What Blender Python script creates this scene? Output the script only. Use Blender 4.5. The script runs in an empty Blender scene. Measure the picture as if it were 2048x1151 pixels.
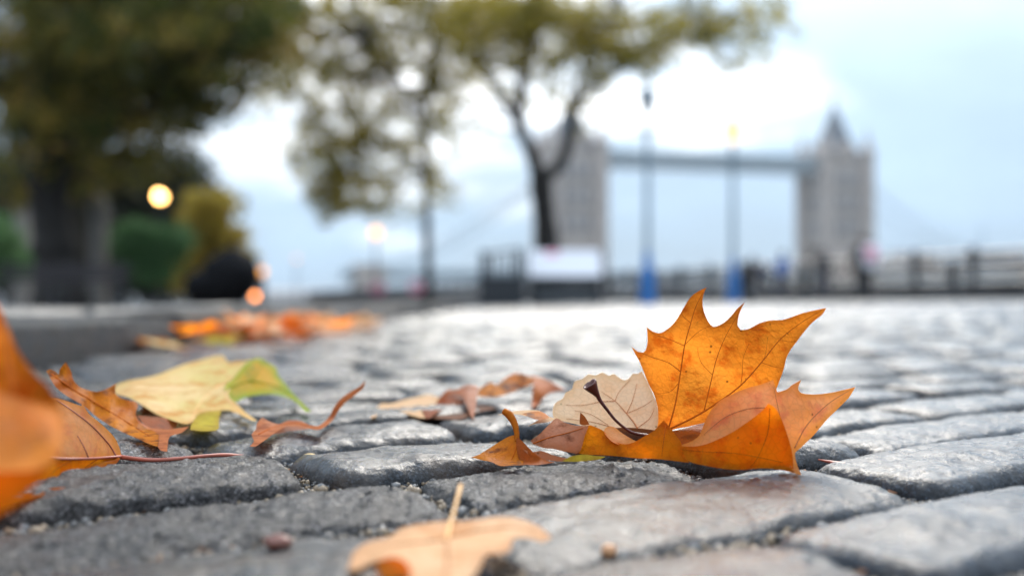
import bpy, math, random
import numpy as np
from mathutils import Vector, Matrix, geometry
random.seed(11)
rng = np.random.default_rng(5)
SC = bpy.context.scene
COL = SC.collection
R = math.radians
# ---------------------------------------------------------------- camera, sky, sun, exposure
F = 2048 * 35 / 36.0
CAMH, HOR = 0.11, 583.0
cd = bpy.data.cameras.new('camera')
cam = bpy.data.objects.new('camera', cd); COL.objects.link(cam)
cd.lens = 35; cd.sensor_width = 36; cd.clip_start = 0.02; cd.clip_end = 6000
cam.location = (0, 0, CAMH)
cam.rotation_euler = (R(90) + math.atan((HOR - 575.5) / F), 0, 0)
cd.dof.use_dof = True; cd.dof.focus_distance = 0.635; cd.dof.aperture_fstop = 2.9; cd.dof.aperture_blades = 0
SC.camera = cam
SUN_AZ, SUN_EL = R(11), R(38)
world = bpy.data.worlds.new('World'); SC.world = world; world.use_nodes = True
nt = world.node_tree; nt.nodes.clear()
def wn(t, **k):
    n = nt.nodes.new(t)
    for a, b in k.items(): setattr(n, a, b)
    return n
sky = wn('ShaderNodeTexSky', sky_type='NISHITA', sun_disc=False, sun_elevation=SUN_EL, sun_rotation=SUN_AZ, air_density=1.0, dust_density=0.6, ozone_density=1.5)
tc = wn('ShaderNodeTexCoord')
mp = wn('ShaderNodeMapping'); mp.inputs['Scale'].default_value = (1.0, 1.0, 3.2); mp.inputs['Location'].default_value = (0.3, 0.1, 0.35)
nt.links.new(tc.outputs['Generated'], mp.inputs['Vector'])
nz = wn('ShaderNodeTexNoise'); nz.inputs['Scale'].default_value = 2.6; nz.inputs['Detail'].default_value = 6; nz.inputs['Roughness'].default_value = 0.55
nt.links.new(mp.outputs[0], nz.inputs['Vector'])
cover = wn('ShaderNodeMapRange', interpolation_type='SMOOTHSTEP')
cover.inputs[1].default_value = 0.36; cover.inputs[2].default_value = 0.62; cover.inputs[3].default_value = 0.97; cover.inputs[4].default_value = 1.0
nt.links.new(nz.outputs['Fac'], cover.inputs[0])
# brighter banks of thin cloud: one low over the bridge, one broad behind the trees
def bank(px, py, wx, wz, soft):
    az = math.atan((px - 1024) / F); e_ = math.atan((HOR - py) / F)
    c = Vector((math.sin(az) * math.cos(e_), math.cos(az) * math.cos(e_), math.sin(e_)))
    df = wn('ShaderNodeVectorMath', operation='SUBTRACT'); nt.links.new(tc.outputs['Generated'], df.inputs[0]); df.inputs[1].default_value = c
    ml = wn('ShaderNodeVectorMath', operation='MULTIPLY'); nt.links.new(df.outputs[0], ml.inputs[0]); ml.inputs[1].default_value = (1 / wx, 1 / wx, 1 / wz)
    ln = wn('ShaderNodeVectorMath', operation='LENGTH'); nt.links.new(ml.outputs[0], ln.inputs[0])
    n2 = wn('ShaderNodeTexNoise'); n2.inputs['Scale'].default_value = 9; n2.inputs['Detail'].default_value = 5; nt.links.new(mp.outputs[0], n2.inputs['Vector'])
    ad = wn('ShaderNodeMath', operation='MULTIPLY_ADD'); nt.links.new(n2.outputs['Fac'], ad.inputs[0]); ad.inputs[1].default_value = 1.3; nt.links.new(ln.outputs['Value'], ad.inputs[2])
    r_ = wn('ShaderNodeMapRange', interpolation_type='SMOOTHSTEP'); nt.links.new(ad.outputs[0], r_.inputs[0])
    r_.inputs[1].default_value = 0.65 + soft; r_.inputs[2].default_value = 0.65 + 1.0; r_.inputs[3].default_value = 0; r_.inputs[4].default_value = 1
    r_.inputs[1].default_value, r_.inputs[2].default_value = 0.65 + 1.0, 0.65 + soft
    return r_.outputs[0]
g1 = bank(1400, 225, 0.165, 0.062, 0.15); g2 = bank(800, 120, 0.30, 0.17, 0.1)
gm = wn('ShaderNodeMath', operation='MULTIPLY_ADD', use_clamp=True); nt.links.new(g1, gm.inputs[0]); gm.inputs[1].default_value = 0.42
gs = wn('ShaderNodeMath', operation='MULTIPLY'); nt.links.new(g2, gs.inputs[0]); gs.inputs[1].default_value = 0.82; nt.links.new(gs.outputs[0], gm.inputs[2])
ccol = wn('ShaderNodeMixRGB'); ccol.inputs[1].default_value = (3.15, 4.0, 4.75, 1); ccol.inputs[2].default_value = (10.5, 10.6, 10.6, 1)
nt.links.new(gm.outputs[0], ccol.inputs[0])
sp0 = wn('ShaderNodeSeparateXYZ'); nt.links.new(tc.outputs['Generated'], sp0.inputs[0])
el = wn('ShaderNodeMapRange', interpolation_type='SMOOTHSTEP'); el.inputs[1].default_value = 0.12; el.inputs[2].default_value = 0.5
nt.links.new(sp0.outputs['Z'], el.inputs[0])
base = wn('ShaderNodeMixRGB'); base.inputs[1].default_value = (2.1, 2.8, 3.55, 1); base.inputs[2].default_value = (3.1, 3.6, 4.2, 1)
nt.links.new(el.outputs[0], base.inputs[0]); nt.links.new(base.outputs[0], ccol.inputs[1])
# broad bright veil of cloud round the hidden sun
d2 = wn('ShaderNodeVectorMath', operation='DOT_PRODUCT'); d2.inputs[1].default_value = Vector((-0.03, math.cos(R(14)), math.sin(R(14)))).normalized()
nt.links.new(tc.outputs['Generated'], d2.inputs[0])
au = wn('ShaderNodeMapRange', interpolation_type='SMOOTHSTEP'); au.inputs[1].default_value = 0.86; au.inputs[2].default_value = 1.0; au.inputs[3].default_value = 0.0; au.inputs[4].default_value = 0.10
nt.links.new(d2.outputs['Value'], au.inputs[0])
# an overcast sky is brighter overhead than at the horizon
sp = wn('ShaderNodeSeparateXYZ'); nt.links.new(tc.outputs['Generated'], sp.inputs[0])
zr = wn('ShaderNodeMapRange'); zr.inputs[1].default_value = 0; zr.inputs[2].default_value = 1; zr.inputs[3].default_value = 1.0; zr.inputs[4].default_value = 2.8
nt.links.new(sp.outputs['Z'], zr.inputs[0])
tx = wn('ShaderNodeMapRange'); tx.inputs[1].default_value = 0.35; tx.inputs[2].default_value = 0.65; tx.inputs[3].default_value = 0.85; tx.inputs[4].default_value = 1.18
nt.links.new(nz.outputs['Fac'], tx.inputs[0])
za = wn('ShaderNodeMath', operation='ADD'); nt.links.new(zr.outputs[0], za.inputs[0]); nt.links.new(au.outputs[0], za.inputs[1])
zm = wn('ShaderNodeMath', operation='MULTIPLY'); nt.links.new(za.outputs[0], zm.inputs[0]); nt.links.new(tx.outputs[0], zm.inputs[1])
cm2 = wn('ShaderNodeVectorMath', operation='SCALE'); nt.links.new(ccol.outputs[0], cm2.inputs[0]); nt.links.new(zm.outputs[0], cm2.inputs['Scale'])
mx = wn('ShaderNodeMixRGB')
nt.links.new(cover.outputs[0], mx.inputs[0]); nt.links.new(sky.outputs[0], mx.inputs[1]); nt.links.new(cm2.outputs[0], mx.inputs[2])
bg = wn('ShaderNodeBackground'); bg.inputs[1].default_value = 0.1
nt.links.new(mx.outputs[0], bg.inputs[0])
wo = wn('ShaderNodeOutputWorld'); nt.links.new(bg.outputs[0], wo.inputs[0])
sl = bpy.data.lights.new('sun', 'SUN'); sl.energy = 1.5; sl.angle = R(28); sl.color = (1, 0.93, 0.83)
sun = bpy.data.objects.new('sun', sl); COL.objects.link(sun)
sdir = Vector((math.sin(SUN_AZ) * math.cos(SUN_EL), math.cos(SUN_AZ) * math.cos(SUN_EL), math.sin(SUN_EL)))
sun.rotation_euler = sdir.to_track_quat('Z', 'Y').to_euler()
SC.view_settings.view_transform = 'Standard'; SC.view_settings.look = 'None'
SC.view_settings.exposure = 1.18; SC.view_settings.gamma = 1
SC.render.engine = 'CYCLES'
SC.cycles.use_denoising = True
try: SC.cycles.denoiser = 'OPENIMAGEDENOISE'
except Exception: pass
SC.cycles.sample_clamp_indirect = 6; SC.cycles.max_bounces = 8; SC.cycles.transparent_max_bounces = 8
SC.cycles.caustics_reflective = False; SC.cycles.caustics_refractive = False

# ---------------------------------------------------------------- helpers
def sstep(a, b, x):
    t = np.clip((np.asarray(x, float) - a) / (b - a), 0, 1); return t * t * (3 - 2 * t)
def G(x, y):
    """height of the paving: level round the camera, then falling gently towards the river"""
    return float(sstep(1.5, 6, y) * (-0.0102 * (y - 1.5) + 0.012 * x))
def Gv(x, y): return sstep(1.5, 6, y) * (-0.0102 * (y - 1.5) + 0.012 * x)
def at(px, py, d): return Vector(((px - 1024) / F * d, d, CAMH + (HOR - py) / F * d))
def gx(px, d): return (px - 1024) / F * d
def vnoise(p, seed=0):
    p = np.asarray(p, float); i = np.floor(p).astype(np.int64); f = p - i; f = f * f * (3 - 2 * f)
    def h(a, b, c):
        n = (a * 374761393 + b * 668265263 + c * 2147483647 + seed * 974634599) & 0xffffffff
        n = ((n ^ (n >> 13)) * 1274126177) & 0xffffffff
        n = ((n ^ (n >> 16)) * 2246822519) & 0xffffffff
        return ((n ^ (n >> 15)) & 0xffffff) / float(0xffffff) * 2 - 1
    x, y, z = i[..., 0], i[..., 1], i[..., 2]; fx, fy, fz = f[..., 0], f[..., 1], f[..., 2]
    def lp(a, b, t): return a + (b - a) * t
    return lp(lp(lp(h(x, y, z), h(x + 1, y, z), fx), lp(h(x, y + 1, z), h(x + 1, y + 1, z), fx), fy),
              lp(lp(h(x, y, z + 1), h(x + 1, y, z + 1), fx), lp(h(x, y + 1, z + 1), h(x + 1, y + 1, z + 1), fx), fy), fz)
def fbm(p, o=3, seed=0):
    s = 0; a = 1
    for k in range(o): s = s + a * vnoise(p * 2 ** k + 17.3 * k, seed + k); a *= 0.5
    return s / 1.6
def link(o, parent=None):
    COL.objects.link(o)
    if parent is not None: o.parent = parent
    return o
def mesh(name, v, f, mat, parent=None, smooth=True, mids=None):
    m = bpy.data.meshes.new(name); m.from_pydata([tuple(a) for a in v], [], [tuple(int(i) for i in a) for a in f]); m.update()
    for k in (mat if isinstance(mat, (list, tuple)) else [mat]): m.materials.append(k)
    if smooth: m.polygons.foreach_set('use_smooth', [True] * len(m.polygons))
    if mids is not None: m.polygons.foreach_set('material_index', mids)
    return link(bpy.data.objects.new(name, m), parent)
def tag(o, label=None, cat=None, group=None, kind=None):
    if label: o['label'] = label
    if cat: o['category'] = cat
    if group: o['group'] = group
    if kind: o['kind'] = kind
    return o
def empty(name, loc=(0, 0, 0), rz=0):
    o = bpy.data.objects.new(name, None); COL.objects.link(o); o.location = loc; o.rotation_euler = (0, 0, rz); o.empty_display_size = 0.1
    return o
def copy_tree(o, parent=None):
    c = o.copy(); COL.objects.link(c); c.parent = parent
    for ch in [x for x in COL.objects if x.parent == o]: copy_tree(ch, c)
    return c
class MB:
    def __init__(s): s.v = []; s.f = []
    def add(s, v, f):
        n = len(s.v); s.v += [tuple(a) for a in v]; s.f += [tuple(i + n for i in a) for a in f]; return s
    def box(s, x0, x1, y0, y1, z0, z1):
        return s.add([(x0, y0, z0), (x1, y0, z0), (x1, y1, z0), (x0, y1, z0), (x0, y0, z1), (x1, y0, z1), (x1, y1, z1), (x0, y1, z1)],
                     [(0, 3, 2, 1), (4, 5, 6, 7), (0, 1, 5, 4), (1, 2, 6, 5), (2, 3, 7, 6), (3, 0, 4, 7)])
    def lathe(s, prof, n=12, c=(0, 0, 0), rot=0):
        v = []; f = []
        for r, z in prof:
            for k in range(n):
                a = 2 * math.pi * k / n + rot; v.append((c[0] + r * math.cos(a), c[1] + r * math.sin(a), c[2] + z))
        for j in range(len(prof) - 1):
            for k in range(n): f.append((j * n + k, j * n + (k + 1) % n, (j + 1) * n + (k + 1) % n, (j + 1) * n + k))
        f.append(tuple(range(n - 1, -1, -1))); f.append(tuple(range((len(prof) - 1) * n, len(prof) * n)))
        return s.add(v, f)
    def tube(s, pts, rad, n=8, cap=True):
        pts = [Vector(p) for p in pts]; v = []; f = []
        up = Vector((0.3, 0.2, 1)).normalized()
        for i, p in enumerate(pts):
            t = (pts[min(i + 1, len(pts) - 1)] - pts[max(i - 1, 0)]).normalized()
            a = t.cross(up)
            if a.length < 1e-3: a = t.cross(Vector((1, 0, 0)))
            a.normalize(); b = t.cross(a); up = -b if (-b).dot(up) > 0 else b
            r = rad[i] if hasattr(rad, '__len__') else rad
            for k in range(n):
                w = 2 * math.pi * k / n; v.append(p + a * (r * math.cos(w)) + b * (r * math.sin(w)))
        for j in range(len(pts) - 1):
            for k in range(n): f.append((j * n + k, j * n + (k + 1) % n, (j + 1) * n + (k + 1) % n, (j + 1) * n + k))
        if cap: f.append(tuple(range(n - 1, -1, -1))); f.append(tuple(range((len(pts) - 1) * n, len(pts) * n)))
        return s.add(v, f)
    def bar(s, a, b, r): return s.tube([a, b], r, 4)
    def build(s, name, mat, parent=None, smooth=False): return mesh(name, s.v, s.f, mat, parent, smooth)
def catmull(pts, n=6):
    pts = [Vector(p) for p in pts]; out = []
    for i in range(len(pts) - 1):
        p0 = pts[max(i - 1, 0)]; p1 = pts[i]; p2 = pts[i + 1]; p3 = pts[min(i + 2, len(pts) - 1)]
        for k in range(n):
            t = k / n
            out.append(0.5 * ((2 * p1) + (p2 - p0) * t + (2 * p0 - 5 * p1 + 4 * p2 - p3) * t * t + (3 * p1 - p0 - 3 * p2 + p3) * t ** 3))
    out.append(pts[-1]); return out

# ---------------------------------------------------------------- materials
MATS = {}
class NT:
    def __init__(s, name):
        s.m = bpy.data.materials.new(name); s.m.use_nodes = True; s.t = s.m.node_tree; s.t.nodes.clear()
        s.out = s.n('ShaderNodeOutputMaterial')
    def n(s, t, inp=None, **k):
        n = s.t.nodes.new(t)
        for a, b in k.items(): setattr(n, a, b)
        for a, b in (inp or {}).items():
            if isinstance(b, bpy.types.NodeSocket): s.t.links.new(b, n.inputs[a])
            else: n.inputs[a].default_value = b
        return n
    def coord(s, which='Object'): return s.n('ShaderNodeTexCoord').outputs[which]
    def noise(s, vec, scale, detail=4, rough=0.5):
        return s.n('ShaderNodeTexNoise', {'Vector': vec, 'Scale': scale, 'Detail': detail, 'Roughness': rough}).outputs['Fac']
    def ramp(s, fac, stops, interp='LINEAR'):
        r = s.n('ShaderNodeValToRGB', {'Fac': fac}); r.color_ramp.interpolation = interp
        e = r.color_ramp.elements
        while len(e) < len(stops): e.new(0.5)
        for i, (p, c) in enumerate(stops): e[i].position = p; e[i].color = (c[0], c[1], c[2], 1) if hasattr(c, '__len__') else (c, c, c, 1)
        return r.outputs['Color']
    def mix(s, f, a, b, mode='MIX'):
        m = s.n('ShaderNodeMixRGB', blend_type=mode)
        for k, x in ((0, f), (1, a), (2, b)):
            if isinstance(x, bpy.types.NodeSocket): s.t.links.new(x, m.inputs[k])
            else: m.inputs[k].default_value = x if k == 0 else (x[0], x[1], x[2], 1)
        return m.outputs[0]
    def rng(s, v, a, b, c, d): return s.n('ShaderNodeMapRange', {0: v, 1: a, 2: b, 3: c, 4: d}).outputs[0]
    def math(s, op, a, b=0.0): return s.n('ShaderNodeMath', {0: a, 1: b}, operation=op).outputs[0]
    def bump(s, h, dist, strength=1.0, normal=None):
        i = {'Height': h, 'Distance': dist, 'Strength': strength}
        if normal is not None: i['Normal'] = normal
        return s.n('ShaderNodeBump', i).outputs[0]
    def done(s, sh): s.t.links.new(sh, s.out.inputs['Surface']); return s.m
def plain(name, c, rough=0.6, metal=0.0, var=0.25, scale=6.0, bump=0.0, emit=None, spec=0.5):
    k = NT(name); co = k.coord()
    n = k.noise(co, scale, 5, 0.6)
    col = k.mix(n, [x * (1 - var) for x in c], [min(1, x * (1 + var)) for x in c])
    inp = {'Base Color': col, 'Roughness': k.rng(n, 0.3, 0.7, max(0, rough - 0.08), min(1, rough + 0.08)), 'Metallic': metal, 'Specular IOR Level': spec}
    if bump: inp['Normal'] = k.bump(k.noise(co, scale * 5, 4), bump)
    if emit: inp['Emission Color'] = (*emit[0], 1); inp['Emission Strength'] = emit[1]
    return k.done(k.n('ShaderNodeBsdfPrincipled', inp).outputs[0])

def granite(name, tint, wet=1.0, smooth=False):
    k = NT(name); co = k.coord(); info = k.n('ShaderNodeObjectInfo')
    off = k.n('ShaderNodeVectorMath', {0: co, 1: info.outputs['Location']}, operation='ADD').outputs[0]
    # grains: dark mica, grey feldspar, pale quartz
    vo = k.n('ShaderNodeTexVoronoi', {'Vector': off, 'Scale': 800.0, 'Randomness': 1.0})
    g1 = k.n('ShaderNodeSeparateColor', {0: vo.outputs['Color']}).outputs[0]
    grains = k.ramp(g1, [(0.0, 0.008), (0.3, 0.022), (0.5, 0.06), (0.75, 0.13), (1.0, 0.40)])
    big = k.noise(off, 22, 5, 0.6)
    mid = k.noise(off, 120, 4, 0.6)
    col = k.mix(1.0, grains, tint, 'MULTIPLY')
    col = k.mix(k.rng(mid, 0.35, 0.65, 0.0, 0.4), col, (0.028, 0.028, 0.030))
    col = k.mix(k.rng(k.noise(off, 48, 4, 0.65), 0.48, 0.66, 0.0, 0.75), col, (0.028, 0.029, 0.031))      # dark wet patches
    col = k.mix(k.rng(big, 0.45, 0.7, 0.0, 0.6), col, (0.06, 0.042, 0.028))       # brown stain
    # stones differ
    hs = k.n('ShaderNodeHueSaturation', {'Hue': 0.5, 'Saturation': k.rng(info.outputs['Random'], 0, 1, 0.5, 1.3), 'Value': k.rng(info.outputs['Random'], 0, 1, 0.65, 1.25), 'Color': col})
    col = hs.outputs[0]
    r2 = k.math('FRACT', k.math('MULTIPLY', info.outputs['Random'], 7.31))
    col = k.mix(r2, k.mix(1.0, col, (1.12, 0.98, 0.88), 'MULTIPLY'), k.mix(1.0, col, (0.82, 0.98, 1.18), 'MULTIPLY'))
    n1 = k.noise(off, 260, 5, 0.65); n2 = k.noise(off, 900, 3, 0.6)
    if smooth:
        b = k.bump(k.noise(off, 75, 3, 0.5), 0.0018, 0.6); b = k.bump(n1, 0.0019, 0.9, b)
    else:
        b = k.bump(n1, 0.0050, 1.0); b = k.bump(n2, 0.0016, 1.0, b)
    wetn = k.rng(k.noise(off, 35, 4, 0.6), 0.35, 0.65, 0.0, 1.0)
    rough = k.rng(wetn, 0, 1, 0.36, 0.18) if smooth else k.rng(wetn, 0, 1, 0.52, 0.30)
    sh = k.n('ShaderNodeBsdfPrincipled', {'Base Color': col, 'Roughness': rough, 'Specular IOR Level': 0.12 if smooth else 0.12, 'Normal': b,
             'Coat Weight': wet, 'Coat Roughness': k.rng(wetn, 0, 1, 0.24, 0.05) if smooth else 0.16, 'Coat IOR': 1.33, 'Coat Normal': (k.bump(n1, 0.0012, 0.8, k.bump(k.noise(off, 60, 3, 0.5), 0.0032, 0.6)) if smooth else k.bump(n1, 0.0024, 0.9))})
    return k.done(sh.outputs[0])

def leafmat(name, c1, c2, c3, trans=0.5, spots=0.5, rough=0.45, tcol=None, rimc=(0.25, 0.07, 0.01), rimw=0.35, sc=1.0):
    """c1 main, c2 second tone, c3 blotches; thin, lets light through"""
    k = NT(name); co = k.coord()
    a = k.noise(co, 30 * sc, 4, 0.55); b = k.noise(co, 75 * sc, 5, 0.6)
    col = k.mix(k.rng(a, 0.35, 0.65, 0, 1), c1, c2)
    col = k.mix(k.math('MULTIPLY', k.rng(b, 0.50, 0.64, 0, 1), spots), col, c3)
    vo = k.n('ShaderNodeTexVoronoi', {'Vector': co, 'Scale': 210.0}, feature='DISTANCE_TO_EDGE')
    net = k.rng(vo.outputs['Distance'], 0.0, 0.12, 0.22, 0.0)
    col = k.mix(net, col, [x * 0.55 for x in c1])
    v2 = k.n('ShaderNodeTexVoronoi', {'Vector': co, 'Scale': 150.0})
    dots = k.rng(v2.outputs['Distance'], 0.05, 0.16, 0.85, 0.0)
    sel = k.n('ShaderNodeSeparateColor', {0: v2.outputs['Color']}).outputs[1]
    col = k.mix(k.math('MULTIPLY', dots, k.rng(sel, 0.72, 0.75, 0, 1)), col, (0.06, 0.025, 0.008))
    rim = k.n('ShaderNodeAttribute', attribute_name='rim').outputs['Fac']
    col = k.mix(k.math('MULTIPLY', k.rng(rim, 0.0, 1.0, 1.0, 0.0), rimw), col, rimc)
    tint = col if tcol is None else k.mix(0.55, col, tcol)
    bp = k.bump(net, -0.0004, 0.6); bp = k.bump(k.noise(co, 110, 4, 0.6), 0.0022, 0.6, bp)
    p = k.n('ShaderNodeBsdfPrincipled', {'Base Color': col, 'Roughness': rough, 'Specular IOR Level': 0.05, 'Normal': bp})
    t = k.n('ShaderNodeBsdfTranslucent', {'Color': tint, 'Normal': bp})
    m = k.n('ShaderNodeMixShader', {0: trans}); k.t.links.new(p.outputs[0], m.inputs[1]); k.t.links.new(t.outputs[0], m.inputs[2])
    return k.done(m.outputs[0])
def foliage(name, cols, trans=0.35):
    k = NT(name)
    r = k.n('ShaderNodeAttribute', attribute_name='tone').outputs['Fac']
    st = [(i / (len(cols) - 1), c) for i, c in enumerate(cols)]
    col = k.ramp(r, st)
    col = k.mix(k.noise(k.coord(), 14, 3), col, [x * 0.6 for x in cols[0]], 'MIX') if False else col
    p = k.n('ShaderNodeBsdfPrincipled', {'Base Color': col, 'Roughness': 0.55, 'Specular IOR Level': 0.3})
    t = k.n('ShaderNodeBsdfTranslucent', {'Color': col})
    m = k.n('ShaderNodeMixShader', {0: trans}); k.t.links.new(p.outputs[0], m.inputs[1]); k.t.links.new(t.outputs[0], m.inputs[2])
    return k.done(m.outputs[0])
M = MATS
M['sett'] = granite('wet_smooth_sett', (0.14, 0.18, 0.23), 0.62, True)
M['sett_rough'] = granite('rough_granite_sett', (0.95, 0.88, 0.84), 0.45)
M['kerb'] = granite('kerb_granite', (0.33, 0.35, 0.35), wet=0.05)
def gritmat():
    k = NT('joint_grit'); co = k.coord()
    c = k.ramp(k.noise(co, 180, 5, 0.7), [(0.3, (0.014, 0.012, 0.010)), (0.55, (0.045, 0.038, 0.03)), (0.75, (0.12, 0.10, 0.08))])
    b = k.bump(k.noise(co, 350, 5, 0.7), 0.004, 1.0)
    return k.done(k.n('ShaderNodeBsdfPrincipled', {'Base Color': c, 'Roughness': 0.28, 'Normal': b}).outputs[0])
M['grit'] = gritmat()
def pavemat():
    k = NT('wet_quay_paving'); co = k.coord()
    n = k.noise(co, 3.0, 5, 0.6)
    br = k.n('ShaderNodeTexBrick', {'Vector': co, 'Scale': 5.0, 'Color1': (0.10, 0.10, 0.105, 1), 'Color2': (0.15, 0.145, 0.14, 1), 'Mortar': (0.04, 0.038, 0.035, 1), 'Mortar Size': 0.03})
    c = k.mix(0.4, br.outputs['Color'], k.ramp(n, [(0.3, 0.07), (0.7, 0.19)]))
    b = k.bump(br.outputs['Fac'], -0.01, 0.6); b = k.bump(k.noise(co, 40, 4), 0.004, 0.6, b)
    return k.done(k.n('ShaderNodeBsdfPrincipled', {'Base Color': c, 'Roughness': k.rng(n, 0.3, 0.7, 0.3, 0.5), 'Specular IOR Level': 0.25, 'Normal': b, 'Coat Weight': 0.2, 'Coat Roughness': 0.15, 'Coat IOR': 1.33}).outputs[0])
M['paving'] = pavemat()
M['soil'] = plain('damp_soil', (0.07, 0.045, 0.028), 0.8, scale=9, bump=0.02, var=0.5)
M['flag'] = plain('flagstone', (0.07, 0.07, 0.068), 0.55, scale=12, bump=0.003, var=0.35)
M['black'] = plain('black_painted_iron', (0.018, 0.019, 0.022), 0.4)
M['blue'] = plain('blue_painted_iron', (0.012, 0.15, 0.44), 0.4)
M['grey_iron'] = plain('slate_blue_painted_iron', (0.20, 0.27, 0.33), 0.45)
M['stone'] = plain('bridge_stone', (0.43, 0.365, 0.325), 0.75, scale=0.35, var=0.2)
M['stone_d'] = plain('bridge_stone_darker', (0.30, 0.285, 0.275), 0.75, scale=0.35, var=0.2)
M['slate'] = plain('slate_roof', (0.13, 0.14, 0.155), 0.5, scale=0.6)
M['glass'] = plain('dark_window_glass', (0.20, 0.20, 0.205), 0.2, scale=1)
M['bridgeblue'] = plain('pale_blue_bridge_paint', (0.36, 0.41, 0.44), 0.5, scale=0.5)
M['bark'] = plain('plane_bark', (0.014, 0.011, 0.009), 0.85, scale=5, var=0.55, bump=0.03)
M['bark_l'] = plain('pale_bark', (0.035, 0.028, 0.022), 0.85, scale=4, var=0.5, bump=0.03)
M['wood'] = plain('dark_bench_wood', (0.022, 0.016, 0.018), 0.5, scale=10, var=0.4)
M['sack'] = plain('black_polythene', (0.004, 0.004, 0.005), 0.7, spec=0.1, scale=18, bump=0.006)
M['white'] = plain('white_panel', (0.74, 0.74, 0.78), 0.4, var=0.06)
M['pink'] = plain('pink_print', (0.75, 0.16, 0.28), 0.5, var=0.1)
M['palestone'] = plain('pale_post_stone', (0.20, 0.185, 0.17), 0.8, scale=5)
M['lamp'] = plain('lit_lamp_glass', (1, 0.8, 0.5), 0.3, emit=((1.0, 0.52, 0.15), 9.0))
M['lamp_small'] = plain('small_lit_lamp', (1, 0.7, 0.4), 0.3, emit=((1.0, 0.42, 0.12), 9.0))
M['lamp_soft'] = plain('lit_lamp_against_sky', (0.3, 0.2, 0.1), 0.6, emit=((1.0, 0.42, 0.10), 1.15), spec=0.1)
M['amber'] = plain('amber_lamp', (0.9, 0.4, 0.1), 0.3, emit=((1.0, 0.30, 0.07), 5.0))
M['clear'] = plain('lantern_glass', (0.5, 0.53, 0.55), 0.2)
M['skin'] = plain('skin', (0.50, 0.31, 0.23), 0.5, var=0.06)
M['hair'] = plain('dark_hair', (0.03, 0.022, 0.018), 0.5)
def cloth(n, c): M[n] = plain(n, c, 0.8, scale=20, var=0.2); return M[n]
cloth('black_cloth', (0.014, 0.014, 0.017)); cloth('navy_cloth', (0.02, 0.03, 0.06)); cloth('blue_cloth', (0.03, 0.10, 0.33))
cloth('grey_cloth', (0.05, 0.05, 0.055)); cloth('brown_cloth', (0.07, 0.05, 0.045)); cloth('pink_cloth', (0.72, 0.30, 0.38)); cloth('white_cloth', (0.72, 0.72, 0.76))
def watermat():
    k = NT('river_water'); co = k.coord()
    b = k.bump(k.noise(co, 0.6, 5, 0.6), 0.12, 0.7)
    return k.done(k.n('ShaderNodeBsdfPrincipled', {'Base Color': (0.09, 0.10, 0.095, 1), 'Roughness': 0.12, 'Normal': b}).outputs[0])
M['water'] = watermat()

# ---------------------------------------------------------------- ground, river
FILL = 0.0092                                          # joints are filled to this depth below the stone tops
QA, QB = Vector((-10, 78)), Vector((13, 26))          # quay edge line
qd = (QB - QA).normalized(); qn = Vector((qd.y, -qd.x))   # qn points to the land (left)
if qn.x > 0: qn = -qn
def quay(t): return QA + qd * t                        # metres along the edge from QA
def ground_sheet():
    xs = np.concatenate([np.linspace(-400, -20, 12), np.linspace(-16, 22, 60)])
    ys = np.concatenate([np.linspace(-3, 3, 25), np.linspace(3.4, 30, 50), np.linspace(34, 300, 30)])
    X, Y = np.meshgrid(xs, ys)
    # pull points beyond the quay edge back on to it
    s = (X - QA.x) * qn.x + (Y - QA.y) * qn.y
    X2 = np.where(s < 0, X - qn.x * s, X); Y2 = np.where(s < 0, Y - qn.y * s, Y)
    low = np.where(Y2 < 12.4, -FILL, -0.003)
    Z = Gv(X2, Y2) + low
    v = np.stack([X2, Y2, Z], -1).reshape(-1, 3); nx = len(xs)
    f = [(j * nx + i, j * nx + i + 1, (j + 1) * nx + i + 1, (j + 1) * nx + i) for j in range(len(ys) - 1) for i in range(nx - 1)
         if not (s[j, i] < 0 and s[j, i + 1] < 0 and s[j + 1, i] < 0 and s[j + 1, i + 1] < 0)]
    mid = [0 if v[a[0]][1] < 12.4 else 1 for a in f]
    return mesh('cobbled_road', v, f, [M['grit'], M['paving']], None, True, mid)
road = tag(ground_sheet(), kind='structure', label='wet granite cobbled quay road')
river = mesh('river', [(-1500, -50, -5), (1800, -50, -5), (1800, 2600, -5), (-1500, 2600, -5)], [(0, 1, 2, 3)], M['water']); tag(river, kind='structure')
w = MB(); a = quay(-300); b = quay(90)
w.add([(a.x, a.y, -6), (b.x, b.y, -6), (b.x, b.y, 0.1 if False else G(b.x, b.y) - 0.01), (a.x, a.y, G(a.x, a.y) - 0.01)], [(0, 1, 2, 3)])
tag(w.build('quay_wall', M['stone_d']), kind='structure')
fb = MB()
xs = np.linspace(-700, 900, 60)
fv = []; ff = []
for i, x in enumerate(xs):
    h = 1.2 + 1.2 * float(vnoise(np.array([[x * 0.03, 3.1, 0]]))[0])
    fv += [(x, 430 + 0.02 * x, -6), (x, 430 + 0.02 * x, h - 2.5), (x, 700, h + 1)]
    if i: k = 3 * (i - 1); ff += [(k, k + 3, k + 4, k + 1), (k + 1, k + 4, k + 5, k + 2)]
tag(mesh('far_bank', fv, ff, M['stone_d']), kind='structure')

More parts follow.
